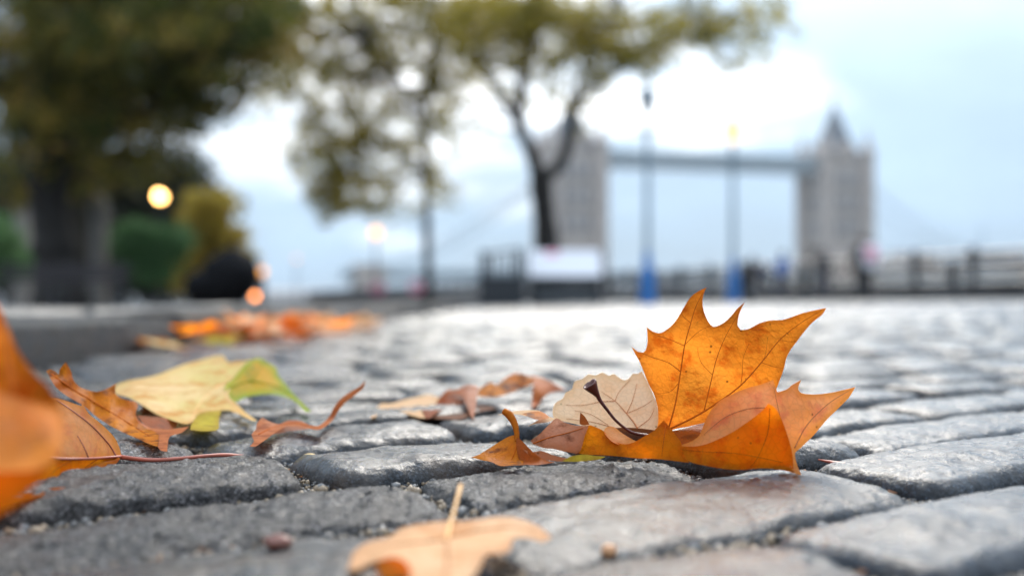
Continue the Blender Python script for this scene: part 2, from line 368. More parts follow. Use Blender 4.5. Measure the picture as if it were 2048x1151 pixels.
# ---------------------------------------------------------------- setts
ANG = R(31.5); DU = np.array([math.cos(ANG), math.sin(ANG)]); DV = np.array([-math.sin(ANG), math.cos(ANG)])
def sdf_rr(x, y, hx, hy, r):
    qx = np.abs(x) - hx + r; qy = np.abs(y) - hy + r
    return np.hypot(np.maximum(qx, 0), np.maximum(qy, 0)) + np.minimum(np.maximum(qx, qy), 0) - r
def sett_verts(L, W, nu, nv, seed, detail, corner=None, edge=None):
    """one worn granite block: rounded block with crowned, uneven top; returns verts (nu*nv,3), top at z about 0"""
    hx, hy = L / 2, W / 2
    ext = 0.016
    def axis(h, n):
        t = np.linspace(-1, 1, n); t = np.sign(t) * (1 - (1 - np.abs(t)) ** 1.35); return t * (h + ext)
    X, Y = np.meshgrid(axis(hx, nu), axis(hy, nv)); X = X.ravel(); Y = Y.ravel()
    rs = np.random.default_rng(seed)
    cr = corner or rs.uniform(0.012, 0.022); er = edge or rs.uniform(0.009, 0.014)
    # wavy outline
    P = np.stack([X, Y, np.full_like(X, seed * 3.7)], -1)
    wob = (0.3 if edge else 1) * 0.0030 * vnoise(P * 28, seed) + 0.0016 * vnoise(P * 75, seed + 5)
    e = sdf_rr(X, Y, hx, hy, cr) + wob
    h = 1e-4
    ex = (sdf_rr(X + h, Y, hx, hy, cr) - sdf_rr(X - h, Y, hx, hy, cr)) / (2 * h); ey = (sdf_rr(X, Y + h, hx, hy, cr) - sdf_rr(X, Y - h, hx, hy, cr)) / (2 * h)
    over = np.maximum(e, 0); X = X - ex * over; Y = Y - ey * over
    q = np.clip((e + er) / er, 0, 1)
    Z = er * (np.sqrt(np.maximum(1 - q * q, 0)) - 1) - over * 1.3
    tx, ty = rs.normal(0, 0.020), rs.normal(0, 0.028)
    Z = Z + 0.0035 * (1 - (X / hx) ** 2) * 0.8 + 0.004 * (1 - (Y / hy) ** 2) - 0.0035 + tx * X + ty * Y
    P = np.stack([X, Y, Z], -1) + seed * 1.37
    Z = Z + 0.0024 * fbm(P * 24, 2, seed)
    if detail:
        for ax, s in ((0, 11), (1, 23), (2, 37)):
            d = detail * (0.0018 * fbm(P * 90, 2, seed + s) + 0.0015 * vnoise(P * 280, seed + s))
            if ax == 0: X = X + d
            elif ax == 1: Y = Y + d
            else: Z = Z + d + 0.0014 * np.minimum(0, vnoise(P * 55, seed + 91))
    return np.stack([X, Y, Z], -1)
def gridfaces(nu, nv): return [(j * nu + i, j * nu + i + 1, (j + 1) * nu + i + 1, (j + 1) * nu + i) for j in range(nv - 1) for i in range(nu - 1)]
bounds = [0.140, 0.236, 0.337, 0.447, 0.540, 0.652, 0.752]
while bounds[-1] < 14.5: bounds.append(bounds[-1] + random.uniform(0.092, 0.108))
while bounds[0] > -9: bounds.insert(0, bounds[0] - random.uniform(0.092, 0.108))
fixed = {0.236: [-0.08, 0.11, 0.33, 0.62], 0.337: [-0.17, 0.02, 0.215, 0.478, 0.72], 0.447: [-0.17, 0.015, 0.252, 0.425, 0.575, 0.84],
         0.540: [-0.07, 0.207, 0.405, 0.60, 0.77, 0.98], 0.652: [0.02, 0.175, 0.37, 0.56, 0.73, 0.925, 1.14], 0.752: [0.06, 0.26, 0.45, 0.68, 0.86, 1.08, 1.3]}
stones = []; JOINTS = []
for i in range(len(bounds) - 1):
    v0, v1 = bounds[i], bounds[i + 1]
    br = list(fixed.get(round(v0, 3), [])) or [random.uniform(-0.05, 0.1)]
    while br[-1] < 19: br.append(br[-1] + random.uniform(0.15, 0.225))
    while br[0] > -9: br.insert(0, br[0] - random.uniform(0.15, 0.225))
    for a, b in zip(br, br[1:]):
        c = DU * (a + b) / 2 + DV * (v0 + v1) / 2
        x, y = c
        if x < -0.64 or y < 0.12 or y > 12.4 or abs(x) > 0.62 * y + 0.40: continue
        stones.append((x, y, b - a - random.uniform(0.008, 0.014), v1 - v0 - random.uniform(0.008, 0.013), len(stones)))
def inview(s): return abs(s[0]) < 0.53 * s[1] + 0.08 and s[1] > 0.26
stones.sort(key=lambda s: (not inview(s), math.hypot(s[0], s[1])))
LOWMESH = []
for k in range(10):
    v = sett_verts(0.178, 0.089, 18, 12, 900 + k, False); m = bpy.data.meshes.new('sett_block')
    m.from_pydata([tuple(p) for p in v], [], gridfaces(18, 12)); m.materials.append(M['sett']); m.polygons.foreach_set('use_smooth', [True] * len(m.polygons)); m.update(); LOWMESH.append(m)
rest_v = []; rest_f = []; nb = 0; TINY = [sett_verts(1 * 0.178, 0.089, 9, 7, 700 + k, False) for k in range(16)]; TF = gridfaces(9, 7); MIDV = [sett_verts(0.178, 0.089, 40, 24, 800 + k, 0.45) for k in range(8)]; MF = gridfaces(40, 24)
for n, (x, y, L, W, sid) in enumerate(stones):
    z = G(x, y) + random.uniform(-0.003, 0.003); vv = -x * math.sin(ANG) + y * math.cos(ANG); uu = x * math.cos(ANG) + y * math.sin(ANG); ro = False
    if 0.447 < vv < 0.54 and uu < 0.26: z = -0.006; ro = True
    elif 0.54 < vv < 0.652 and uu < 0.22: z = 0.003; ro = True
    elif 0.447 < vv < 0.54 and uu < 0.44: z = -0.004; ro = True
    elif 0.337 < vv < 0.447 and 0.2 < uu < 0.48: z = -0.004
    elif 0.652 < vv < 0.752 and uu < 0.38: ro = uu < 0.19
    rz = ANG + random.gauss(0, 0.02)
    if n < 300:
        near = math.hypot(x, y)
        if near < 1.25:
            nu, nv = (120, 64) if near < 0.95 else (64, 36)
            o = mesh('sett', sett_verts(L, W, nu, nv, sid + 1, 1.0 if ro else 0.45), gridfaces(nu, nv), M['sett_rough'] if ro else M['sett'], road); o.location = (x, y, z + 0.003)
        else:
            o = link(bpy.data.objects.new('sett', random.choice(LOWMESH)), road); o.location = (x, y, z); o.scale = (L / 0.178, W / 0.089, 1)
        o.rotation_euler = (0, 0, rz)
    else:
        nr = math.hypot(x, y) < 1.8; fc = MF if nr else TF
        v = random.choice(MIDV if nr else TINY) * np.array([L / 0.178, W / 0.089, 1]); c, s = math.cos(rz), math.sin(rz)
        q = np.stack([v[:, 0] * c - v[:, 1] * s + x, v[:, 0] * s + v[:, 1] * c + y, v[:, 2] + z], -1)
        rest_v.append(q); rest_f.append(np.array(fc) + nb); nb += len(q)
o = mesh('distant_setts', np.concatenate(rest_v), np.concatenate(rest_f), M['sett'], road); o['kind'] = 'stuff'
# grit and small pebbles in the near joints
ico_v = []; ph = (1 + 5 ** 0.5) / 2
for a_, b_ in ((1, ph), (-1, ph), (1, -ph), (-1, -ph)): ico_v += [(0, a_, b_), (a_, b_, 0), (b_, 0, a_)]
ico_v = np.array(ico_v) / math.hypot(1, ph)
from itertools import combinations
ico_f = [c for c in combinations(range(12), 3) if all(np.linalg.norm(ico_v[i] - ico_v[j]) < 1.1 for i, j in combinations(c, 2))]
ico_f = [c if np.dot(np.cross(ico_v[c[1]] - ico_v[c[0]], ico_v[c[2]] - ico_v[c[0]]), ico_v[c[0]]) > 0 else (c[0], c[2], c[1]) for c in ico_f]
nearst = [s for s in stones if math.hypot(s[0], s[1]) < 1.7]
sx = np.array([s[0] for s in nearst]); sy = np.array([s[1] for s in nearst]); sL = np.array([s[2] for s in nearst]); sW = np.array([s[3] for s in nearst])
gv = [[], [], []]; gf = [[], [], []]; cnt = [0, 0, 0]
N = 260000
PX = rng.uniform(-0.66, 0.9, N); PY = 0.27 + 1.2 * rng.uniform(0, 1, N) ** 1.25
ok = np.abs(PX) < 0.56 * PY + 0.30; PX = PX[ok]; PY = PY[ok]; dd = np.full(len(PX), 9.0)
for x_, y_, L_, W_ in zip(sx, sy, sL, sW):
    u = (PX - x_) * DU[0] + (PY - y_) * DU[1]; v = (PX - x_) * DV[0] + (PY - y_) * DV[1]
    dd = np.minimum(dd, np.maximum(np.abs(u) - L_ / 2, np.abs(v) - W_ / 2))
sel = dd > -0.0025; PX = PX[sel]; PY = PY[sel]; n = len(PX)
rad = np.minimum(0.0036, 0.0008 * np.exp(rng.normal(0.3, 0.55, n))); kind = rng.integers(0, 3, n)
for k in range(3):
    m = kind == k; c = np.stack([PX[m], PY[m], -FILL + 0.0012 + rng.uniform(-0.001, 0.002, m.sum())], -1)
    q = ico_v[None] * (rad[m, None, None] * rng.uniform(0.6, 1.2, (m.sum(), 1, 3))) * rng.uniform(0.85, 1.15, (m.sum(), 12, 1)) + c[:, None]
    gv[k] = [q.reshape(-1, 3)]; gf[k] = [(np.array(ico_f)[None] + 12 * np.arange(m.sum())[:, None, None]).reshape(-1, 3)]
# crumbs of dead leaf among the grit
cm = rng.choice(n, 420, replace=False); cv_ = []; cf_ = []
for i_, q_ in enumerate(cm):
    s_ = rng.uniform(0.0012, 0.0042); a_ = rng.uniform(0, 6.28, 4) ; a_.sort(); c_ = np.array([PX[q_], PY[q_], -FILL + 0.0032])
    for t_ in a_: cv_.append(c_ + np.array([math.cos(t_) * s_, math.sin(t_) * s_ * .7, rng.uniform(-.2, .6) * s_]))
    cf_.append((4 * i_, 4 * i_ + 1, 4 * i_ + 2, 4 * i_ + 3))
o = mesh('leaf_crumbs', cv_, cf_, plain('dead_leaf_crumb', (0.30, 0.13, 0.05), 0.6, scale=60, var=0.7), road, False); o['kind'] = 'stuff'
GM = [plain('grit_grey', (0.16, 0.155, 0.15), 0.45, var=0.6, scale=400), plain('grit_tan', (0.22, 0.16, 0.10), 0.45, var=0.6, scale=400), plain('grit_dark', (0.05, 0.048, 0.046), 0.4, var=0.6, scale=400)]
for k, nm in enumerate(('grey_grit', 'tan_grit', 'dark_grit')):
    o = mesh(nm, np.concatenate(gv[k]), np.concatenate(gf[k]), GM[k], road); o['kind'] = 'stuff'

# ---------------------------------------------------------------- kerb and pavement on the left
KX = -0.72; KH = 0.065
pave = []
xs = [KX - 0.30, KX - 4, -14, -60]; ys = list(np.linspace(0.2, 8, 30)) + list(np.linspace(9, 60, 20))
pv = [(x, y, Gv(x, y) + KH - 0.008) for y in ys for x in xs]
pf = [(j * 4 + i, j * 4 + i + 1, (j + 1) * 4 + i + 1, (j + 1) * 4 + i) for j in range(len(ys) - 1) for i in range(3)]
pavement = tag(mesh('pavement', pv, pf, M['soil']), kind='structure')
kerb = tag(empty('kerb', (KX, 1, 0)), kind='structure')
def block(L, W, H, seed, nu=26, nv=12):
    v = sett_verts(L, W, nu, nv, seed, False); v[:, 2] = np.where(v[:, 2] < -0.012, v[:, 2] * (H / 0.03), v[:, 2]); return v
y = 0.35; k = 0
while y < 28:
    L = random.uniform(0.85, 1.0)
    v = sett_verts(L - 0.003, 0.30, 40, 16, 400 + k, False, 0.004, 0.004); v[:, 2] = np.where(v[:, 2] < -0.016, -0.12, v[:, 2])
    o = mesh('kerb_stone', v, gridfaces(40, 16), M['kerb'], kerb)
    o.location = (0 - 0.15, y + L / 2 - 1, G(KX, y + L / 2) + KH); o.rotation_euler = (0, 0, R(90)); y += L; k += 1
k = 0
for i in range(4):
    y = 0.5 + random.uniform(0, 0.3)
    while y < 7.5:
        L = random.uniform(0.55, 0.9)
        v = sett_verts(L - 0.014, 0.58, 14, 12, 500 + k, False); x = KX - 0.62 - 0.6 * i
        o = mesh('flagstone', v, gridfaces(14, 12), M['flag'], pavement); o.location = (x, y + L / 2, G(x, y + L / 2) + KH); o.rotation_euler = (0, 0, R(90)); y += L; k += 1

# ---------------------------------------------------------------- fallen leaves in front
ORANGE = (0.80, 0.27, 0.012); GOLD = (0.86, 0.36, 0.02); RUST = (0.38, 0.085, 0.008)
M['lf_upright'] = leafmat('leaf_backlit_orange', (0.99, 0.285, 0.022), (0.99, 0.33, 0.034), (0.66, 0.10, 0.005), 0.95, 0.8, 0.5, rimc=(0.40, 0.09, 0.01), rimw=0.55)
M['lf_flap'] = leafmat('leaf_golden_front', (0.98, 0.235, 0.005), (0.98, 0.31, 0.009), (0.84, 0.14, 0.005), 0.78, 0.8, 0.42)
M['lf_pink'] = leafmat('leaf_pink_orange_underside', (0.96, 0.40, 0.16), (0.97, 0.34, 0.08), (0.80, 0.22, 0.10), 0.66, 0.8, 0.5, rimc=(0.75, 0.25, 0.03), rimw=0.7)
M['lf_cream'] = leafmat('leaf_cream_underside', (0.99, 0.63, 0.37), (0.99, 0.69, 0.44), (0.94, 0.50, 0.24), 0.52, 0.4, 0.5, rimc=(0.75, 0.4, 0.15), rimw=0.4)
M['lf_rust'] = leafmat('leaf_rust_brown', (0.20, 0.036, 0.006), (0.32, 0.065, 0.009), (0.07, 0.016, 0.004), 0.32, 0.7, 0.45)
M['lf_mauve'] = leafmat('leaf_dull_pink_brown', (0.44, 0.19, 0.11), (0.34, 0.10, 0.045), (0.12, 0.03, 0.012), 0.30, 0.9, 0.45)
M['lf_deep'] = leafmat('leaf_deep_orange', (0.44, 0.095, 0.006), (0.72, 0.23, 0.008), (0.10, 0.02, 0.004), 0.42, 1.0, 0.45)
M['lf_shade'] = leafmat('leaf_inside_shade', (0.045, 0.016, 0.008), (0.08, 0.025, 0.01), (0.02, 0.008, 0.005), 0.2, 0.5, 0.5)  # near-black brown: shade inside folds and under arches, put into the colour
M['lf_yellow'] = leafmat('leaf_dull_yellow', (0.55, 0.42, 0.04), (0.45, 0.36, 0.03), (0.20, 0.14, 0.02), 0.35, 0.6)
M['lf_pale'] = leafmat('leaf_pale_yellow_green', (0.78, 0.53, 0.27), (0.66, 0.52, 0.19), (0.58, 0.27, 0.07), 0.34, 0.95, 0.55, rimc=(0.6, 0.32, 0.1), rimw=0.5, sc=0.6)
M['lf_green'] = leafmat('leaf_green_and_gold', (0.42, 0.29, 0.008), (0.58, 0.28, 0.006), (0.20, 0.20, 0.006), 0.35, 0.8, 0.5, rimc=(0.18, 0.32, 0.008), rimw=0.75, sc=0.7)
M['lf_peach'] = leafmat('leaf_peach_brown', (0.74, 0.41, 0.21), (0.80, 0.50, 0.29), (0.58, 0.25, 0.09), 0.30, 0.7, 0.5, sc=0.6)
M['lf_red'] = leafmat('leaf_red_brown', (0.40, 0.10, 0.035), (0.52, 0.17, 0.06), (0.17, 0.035, 0.012), 0.32, 0.7, 0.45)
M['lf_blend'] = leafmat('leaf_soft_orange_pink', (0.95, 0.38, 0.11), (0.96, 0.32, 0.04), (0.85, 0.36, 0.16), 0.6, 0.8, 0.5, sc=0.5)
M['vein'] = plain('leaf_vein_brown', (0.36, 0.075, 0.006), 0.6, scale=200, spec=0.03)
M['vein_pink'] = plain('leaf_vein_pinkish', (0.42, 0.15, 0.06), 0.6, scale=200, spec=0.05)
M['petiole'] = plain('dark_red_brown_stalk', (0.085, 0.018, 0.012), 0.32, scale=120, var=0.5)
M['petiole_r'] = plain('red_stalk', (0.34, 0.085, 0.05), 0.38, scale=120, var=0.35)
M['petiole_p'] = plain('pale_tan_stalk', (0.66, 0.34, 0.10), 0.45, scale=60, var=0.35)

class TPS:
    def __init__(s, pts):
        P = np.array([(a, b) for a, b, c in pts], float) / 100; d = np.array([c for a, b, c in pts]); n = len(P)
        r = np.linalg.norm(P[:, None] - P[None], axis=-1); K = np.where(r > 0, r * r * np.log(r + 1e-12), 0)
        A = np.zeros((n + 3, n + 3)); A[:n, :n] = K + 1e-3 * np.eye(n); A[:n, n] = 1; A[:n, n + 1:] = P; A[n, :n] = 1; A[n + 1:, :n] = P.T
        s.w = np.linalg.lstsq(A, np.concatenate([d, [0, 0, 0]]), rcond=None)[0]; s.P = P
    def __call__(s, q):
        q = np.asarray(q, float) / 100; r = np.linalg.norm(q[:, None] - s.P[None], axis=-1); K = np.where(r > 0, r * r * np.log(r + 1e-12), 0)
        n = len(s.P); return K @ s.w[:n] + s.w[n] + q @ s.w[n + 1:]
def outline(pts, seed=0):
    """smooth closed outline; keeps sharp tips sharp"""
    P = [Vector(p) for p in pts]; n = len(P); T = []
    for i in range(n):
        a = P[i] - P[i - 1]; b = P[(i + 1) % n] - P[i]
        T.append(Vector((0, 0)) if a.angle(b, 0) > R(80) else (P[(i + 1) % n] - P[i - 1]) * 0.5)
    out = []
    for i in range(n):
        p0, p1 = P[i], P[(i + 1) % n]; L = (p1 - p0).length; m0 = T[i]; m1 = T[(i + 1) % n]
        if m0.length > 0: m0 = m0.normalized() * min(m0.length, L)
        if m1.length > 0: m1 = m1.normalized() * min(m1.length, L)
        k = max(1, int(L / 5))
        for j in range(k):
            t = j / k
            out.append(p0 * (2 * t ** 3 - 3 * t * t + 1) + m0 * (t ** 3 - 2 * t * t + t) + p1 * (-2 * t ** 3 + 3 * t * t) + m1 * (t ** 3 - t * t))
    return out
def sheet(name, pts, ctrl, mat, parent, org, step=9, wr=0.0012, seed=1, zmin=0.0058, wf=60):
    """curved thin leaf surface: outline with a depth surface through control points (real metres)"""
    O = outline(pts); n = len(O); tps = TPS(ctrl); Oa = np.array([(p.x, p.y) for p in O])
    lo, hi = Oa.min(0), Oa.max(0)
    gx_, gy_ = np.meshgrid(np.arange(lo[0], hi[0], step), np.arange(lo[1], hi[1], step * 0.87)); gx_ = gx_ + (np.arange(gx_.shape[0])[:, None] % 2) * step / 2
    Q = np.stack([gx_.ravel(), gy_.ravel()], -1); Q = Q + rng.uniform(-step * .15, step * .15, Q.shape)
    # inside test
    x, y = Q[:, 0], Q[:, 1]; ins = np.zeros(len(Q), bool); x1, y1 = Oa[:, 0], Oa[:, 1]; x2, y2 = np.roll(x1, -1), np.roll(y1, -1)
    for i in range(n):
        c = ((y1[i] > y) != (y2[i] > y)) & (x < (x2[i] - x1[i]) * (y - y1[i]) / (y2[i] - y1[i] + 1e-12) + x1[i]); ins ^= c
    dist = np.sqrt(((Q[:, None] - Oa[None]) ** 2).sum(-1)).min(1)
    Q = Q[ins & (dist > step * 0.45)]
    allp = [Vector(p) for p in O] + [Vector(p) for p in Q]
    vo, eo, fo, *_ = geometry.delaunay_2d_cdt(allp, [(i, (i + 1) % n) for i in range(n)], [list(range(n))], 1, 1e-4)
    def surf(A):
        d = tps(A) + wr * fbm(np.stack([A[:, 0] / wf, A[:, 1] / wf, np.full(len(A), seed * 5.1)], -1), 2, seed)
        return np.where(A[:, 1] > HOR + 5, np.minimum(d, (CAMH - zmin) * F / np.maximum(A[:, 1] - HOR, 5)), d)
    tps.surf = surf
    A = np.array([(p.x, p.y) for p in vo]); d = surf(A)
    V = np.stack([(A[:, 0] - 1024) / F * d, d, CAMH + (HOR - A[:, 1]) / F * d], -1) - np.array(org)
    rim = np.sqrt(((A[:, None] - Oa[None]) ** 2).sum(-1)).min(1) / 16
    o = mesh(name, V, fo, mat, parent)
    at_ = o.data.attributes.new('rim', 'FLOAT', 'POINT'); at_.data.foreach_set('value', np.clip(rim, 0, 1).astype(np.float32))
    o['_t'] = 0; del o['_t']
    return o, tps
def vein(path, tps, r0, r1, mat, parent, org, off=-0.0003):
    P = catmull([(x, y, 0) for x, y in path], 6); q = np.array([(p.x, p.y) for p in P]); d = tps.surf(q) + off
    pts = [Vector(((x - 1024) / F * dd, dd, CAMH + (HOR - y) / F * dd)) - Vector(org) for (x, y), dd in zip(q, d)]
    n = len(pts); b = MB().tube(pts, [r0 + (r1 - r0) * i / (n - 1) for i in range(n)], 6); return b.build('vein', mat, parent, True)
def stalk(name, path, rad, mat, parent, org, n=10):
    P = catmull([at(*p) - Vector(org) for p in path], 8); m = len(P)
    rr = np.interp(np.linspace(0, 1, m), np.linspace(0, 1, len(rad)), rad); return MB().tube(P, list(rr), n).build(name, mat, parent, True)
def Z(x0, y0, s): return lambda pts: [(x0 + p[0] / s, y0 + p[1] / s) + tuple(p[2:]) for p in pts]

# --- the big orange leaf
z = Z(900, 550, 2.409); org = (0.10, 0.60, 0.0)
L = empty('plane_leaf', org); tag(L, 'large orange plane leaf with upright backlit lobes on the wet setts', 'leaf')
UP = z([(1000, 745), (1003, 700), (1000, 640), (985, 580), (960, 530), (935, 470), (915, 420), (890, 375), (875, 345), (905, 368), (935, 370), (949, 340), (952, 300), (948, 250), (975, 270), (1010, 279), (1040, 265), (1075, 235), (1100, 200), (1130, 150), (1160, 105), (1195, 78), (1236, 59), (1222, 90), (1216, 130), (1225, 180), (1245, 225), (1268, 248), (1300, 240), (1330, 220), (1360, 190), (1385, 160), (1420, 131), (1402, 165), (1389, 205), (1386, 245), (1400, 263), (1440, 258), (1490, 232), (1540, 218), (1600, 215), (1650, 200), (1700, 182), (1760, 168), (1812, 158), (1795, 188), (1745, 228), (1700, 280), (1670, 320), (1640, 360), (1620, 400), (1608, 450), (1590, 500), (1570, 550), (1535, 610), (1400, 650), (1250, 702), (1150, 728), (1075, 742), (1040, 770)])
upc = z([(1030, 745, .628), (1000, 640, .630), (875, 345, .640), (948, 250, .647), (1236, 59, .668), (1268, 248, .650), (1420, 131, .664), (1400, 263, .652), (1812, 158, .672), (1640, 360, .655), (1540, 600, .640), (1250, 650, .634), (1150, 450, .646), (1350, 450, .640)])
up, t = sheet('upright_lobe', UP, upc, M['lf_upright'], L, org, 8, 0.0016, 2)
VR = 0.00045
for p, r0, r1 in (([(1055, 728), (1085, 620), (1110, 470), (1130, 340), (1160, 230), (1185, 150), (1222, 80)], .00055, .00018),
                  ([(1065, 736), (1180, 680), (1290, 612), (1400, 530), (1500, 420), (1590, 310), (1690, 230), (1800, 163)], .00065, .0002),
                  ([(1225, 648), (1255, 520), (1285, 400), (1330, 290), (1405, 160)], .00034, .00012),
                  ([(1400, 530), (1408, 470), (1412, 400), (1440, 330)], .0002, .0001), ([(1500, 420), (1520, 380), (1530, 300)], .0002, .0001),
                  ([(1112, 465), (1050, 420), (960, 390), (890, 355)], .0003, .0001), ([(1130, 340), (1060, 310), (985, 285), (952, 258)], .00026, .0001),
                  ([(1160, 230), (1125, 200), (1115, 180)], .0002, .0001), ([(1135, 330), (1200, 270), (1255, 245)], .0002, .0001),
                  ([(1590, 312), (1640, 320), (1668, 318)], .0002, .0001), ([(1500, 420), (1560, 440), (1605, 448)], .00022, .0001),
                  ([(1100, 520), (1060, 560), (1000, 570)], .0002, .0001), ([(1265, 480), (1210, 420), (1190, 350)], .0002, .0001), ([(1290, 612), (1400, 600), (1500, 580)], .0002, .0001)):
    vein(z(p), t, r0, r1, M['vein'], up, org)
BR = z([(1105, 818), (1160, 800), (1200, 770), (1230, 700), (1260, 645), (1300, 604), (1370, 567), (1440, 540), (1500, 525), (1557, 503), (1566, 530), (1576, 562), (1620, 550), (1645, 530), (1692, 503), (1676, 545), (1692, 566), (1740, 573), (1800, 570), (1860, 560), (1952, 538), (1920, 590), (1860, 650), (1810, 700), (1760, 760), (1720, 800), (1690, 830), (1662, 855), (1668, 900), (1692, 962), (1655, 950), (1640, 930), (1400, 900), (1200, 870)])
brc = z([(1105, 818, .605), (1200, 770, .607), (1300, 604, .610), (1557, 503, .606), (1692, 503, .612), (1952, 538, .625), (1760, 760, .606), (1662, 855, .598), (1692, 962, .592), (1400, 900, .593), (1450, 700, .603), (1640, 930, .5905), (1600, 680, .598)])
br, t = sheet('curled_lobe', BR, brc, M['lf_pink'], L, org, 8, 0.0022, 3, 0.0058, 42)
for p in ([(1640, 930), (1630, 800), (1590, 680), (1560, 540)], [(1660, 830), (1720, 720), (1820, 620), (1930, 550)], [(1560, 640), (1450, 640), (1330, 680), (1230, 760)]):
    vein(z(p), t, .0004, .00014, M['vein_pink'], br, org)
FL = z([(1108, 822), (1180, 823), (1250, 806), (1350, 760), (1450, 694), (1510, 645), (1532, 617), (1568, 640), (1600, 700), (1625, 770), (1645, 840), (1652, 900), (1655, 952), (1600, 936), (1500, 929), (1400, 936), (1320, 931), (1230, 916), (1150, 896), (1108, 860)])
flc = z([(1108, 822, .602), (1250, 806, .598), (1450, 694, .590), (1532, 617, .584), (1600, 700, .590), (1655, 952, .590), (1500, 929, .586), (1320, 931, .588), (1150, 896, .594), (1400, 850, .583)])
fl, t = sheet('folded_flap', FL, flc, M['lf_flap'], L, org, 8, 0.0026, 4, 0.0058, 42)
vein(z([(1540, 640), (1530, 760), (1480, 880), (1440, 930)]), t, .00022, .0001, M['lf_deep'], fl, org); vein(z([(1600, 900), (1400, 860), (1250, 850), (1120, 840)]), t, .00022, .0001, M['lf_deep'], fl, org)
ST = z([(596, 850), (612, 810), (630, 770), (662, 722), (695, 728), (740, 750), (775, 790), (830, 812), (880, 805), (940, 772), (985, 745), (1012, 715), (1030, 698), (1056, 728), (1092, 775), (1112, 802), (1118, 830), (1130, 870), (1152, 902), (1080, 893), (1000, 884), (900, 880), (800, 870), (720, 864), (650, 862)])
stc = z([(596, 850, .618), (662, 722, .628), (740, 750, .624), (830, 812, .612), (1030, 698, .618), (1112, 802, .602), (1152, 902, .594), (1000, 884, .600), (800, 870, .608), (950, 820, .604)])
s_, t = sheet('front_lobe', ST, stc, M['lf_flap'], L, org, 8, 0.0028, 5, 0.0058, 42)
vein(z([(1040, 720), (1030, 790), (1020, 870)]), t, .0003, .0001, M['vein'], s_, org)
PK = z([(740, 752), (760, 728), (790, 730), (830, 760), (880, 790), (900, 800), (880, 812), (830, 818), (780, 800)])
sheet('turned_edge', PK, z([(740, 752, .624), (790, 730, .634), (900, 800, .622), (830, 818, .612)]), M['lf_pink'], L, org, 8, 0.0008, 6)
IN = z([(1045, 735), (1075, 748), (1160, 728), (1260, 698), (1240, 745), (1215, 775), (1165, 805), (1110, 815), (1070, 790)])
sheet('inner_shade_blade', IN, z([(1050, 735, .632), (1260, 698, .640), (1165, 805, .607), (1110, 815, .607)]), M['lf_rust'], L, org, 8, 0.001, 7)  # inner leaf surface, its brown includes the shade below the upright lobe
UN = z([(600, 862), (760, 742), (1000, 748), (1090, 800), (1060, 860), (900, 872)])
sheet('inner_shade_blade', UN, z([(600, 862, .632), (760, 742, .640), (1000, 748, .636), (1060, 860, .622), (850, 860, .628)]), M['lf_shade'], L, org, 10, 0.001, 8)  # dark sheet painting the shade behind the front lobe
# left curls
LC = z([(388, 795), (430, 765), (470, 725), (512, 688), (545, 705), (600, 722), (640, 724), (668, 724), (650, 770), (622, 852), (565, 850), (505, 836), (450, 830), (400, 812)])
lc, t = sheet('curled_lobe', LC, z([(388, 795, .632), (512, 688, .640), (668, 724, .628), (622, 852, .616), (505, 836, .616), (560, 770, .622)]), M['lf_mauve'], L, org, 8, 0.004, 9, 0.0058, 42)
vein(z([(400, 810), (480, 780), (560, 760), (640, 735)]), t, .0004, .0002, M['vein'], lc, org)
LT = z([(102, 876), (140, 862), (180, 838), (240, 800), (285, 775), (318, 770), (330, 800), (340, 850), (380, 890), (410, 905), (350, 912), (290, 915), (240, 916), (200, 898), (150, 888)])
lt, t = sheet('side_lobe', LT, z([(102, 876, .622), (240, 800, .634), (318, 770, .628), (340, 850, .617), (410, 905, .612), (240, 916, .612)]), M['lf_deep'], L, org, 8, 0.003, 10, 0.0058, 42)
vein(z([(325, 790), (312, 850), (290, 900)]), t, .0005, .0002, M['vein'], lt, org)
sheet('side_lobe', z([(318, 775), (345, 795), (400, 850), (450, 885), (505, 900), (420, 912), (350, 905), (325, 860)]), z([(318, 775, .626), (400, 850, .612), (505, 900, .610), (350, 905, .612)]), M['lf_rust'], L, org, 8, 0.002, 11, 0.0058, 42)
stalk('curled_tip', z([(262, 655, .640), (285, 672, .637), (308, 708, .633), (320, 750, .629), (324, 800, .625)]), [.0022, .0026, .0022, .0018, .0015], M['lf_deep'], L, org)
sheet('turned_edge', z([(628, 660), (650, 680), (672, 718), (650, 722), (625, 715)]), z([(628, 660, .640), (672, 718, .632), (625, 715, .634)]), M['lf_rust'], L, org, 7, 0.0003, 13)
sheet('side_lobe', z([(350, 835), (395, 850), (440, 845), (505, 868), (560, 880), (540, 895), (470, 890), (400, 880)]), z([(350, 835, .614), (505, 868, .612), (540, 895, .610)]), M['lf_mauve'], L, org, 7, 0.0008, 14)
sheet('side_lobe', z([(540, 895), (580, 872), (640, 862), (700, 868), (750, 872), (720, 885), (640, 895), (590, 897)]), z([(540, 895, .610), (640, 862, .606), (750, 872, .606), (640, 895, .604)]), M['lf_yellow'], L, org, 7, 0.0005, 15)
stalk('petiole', z([(960, 772, .630), (905, 764, .629), (860, 748, .626), (800, 700, .622), (755, 645, .620), (722, 600, .619), (708, 570, .618)]), [.0011, .0010, .0009, .0009, .0010, .0012, .0016], M['petiole'], L, org)
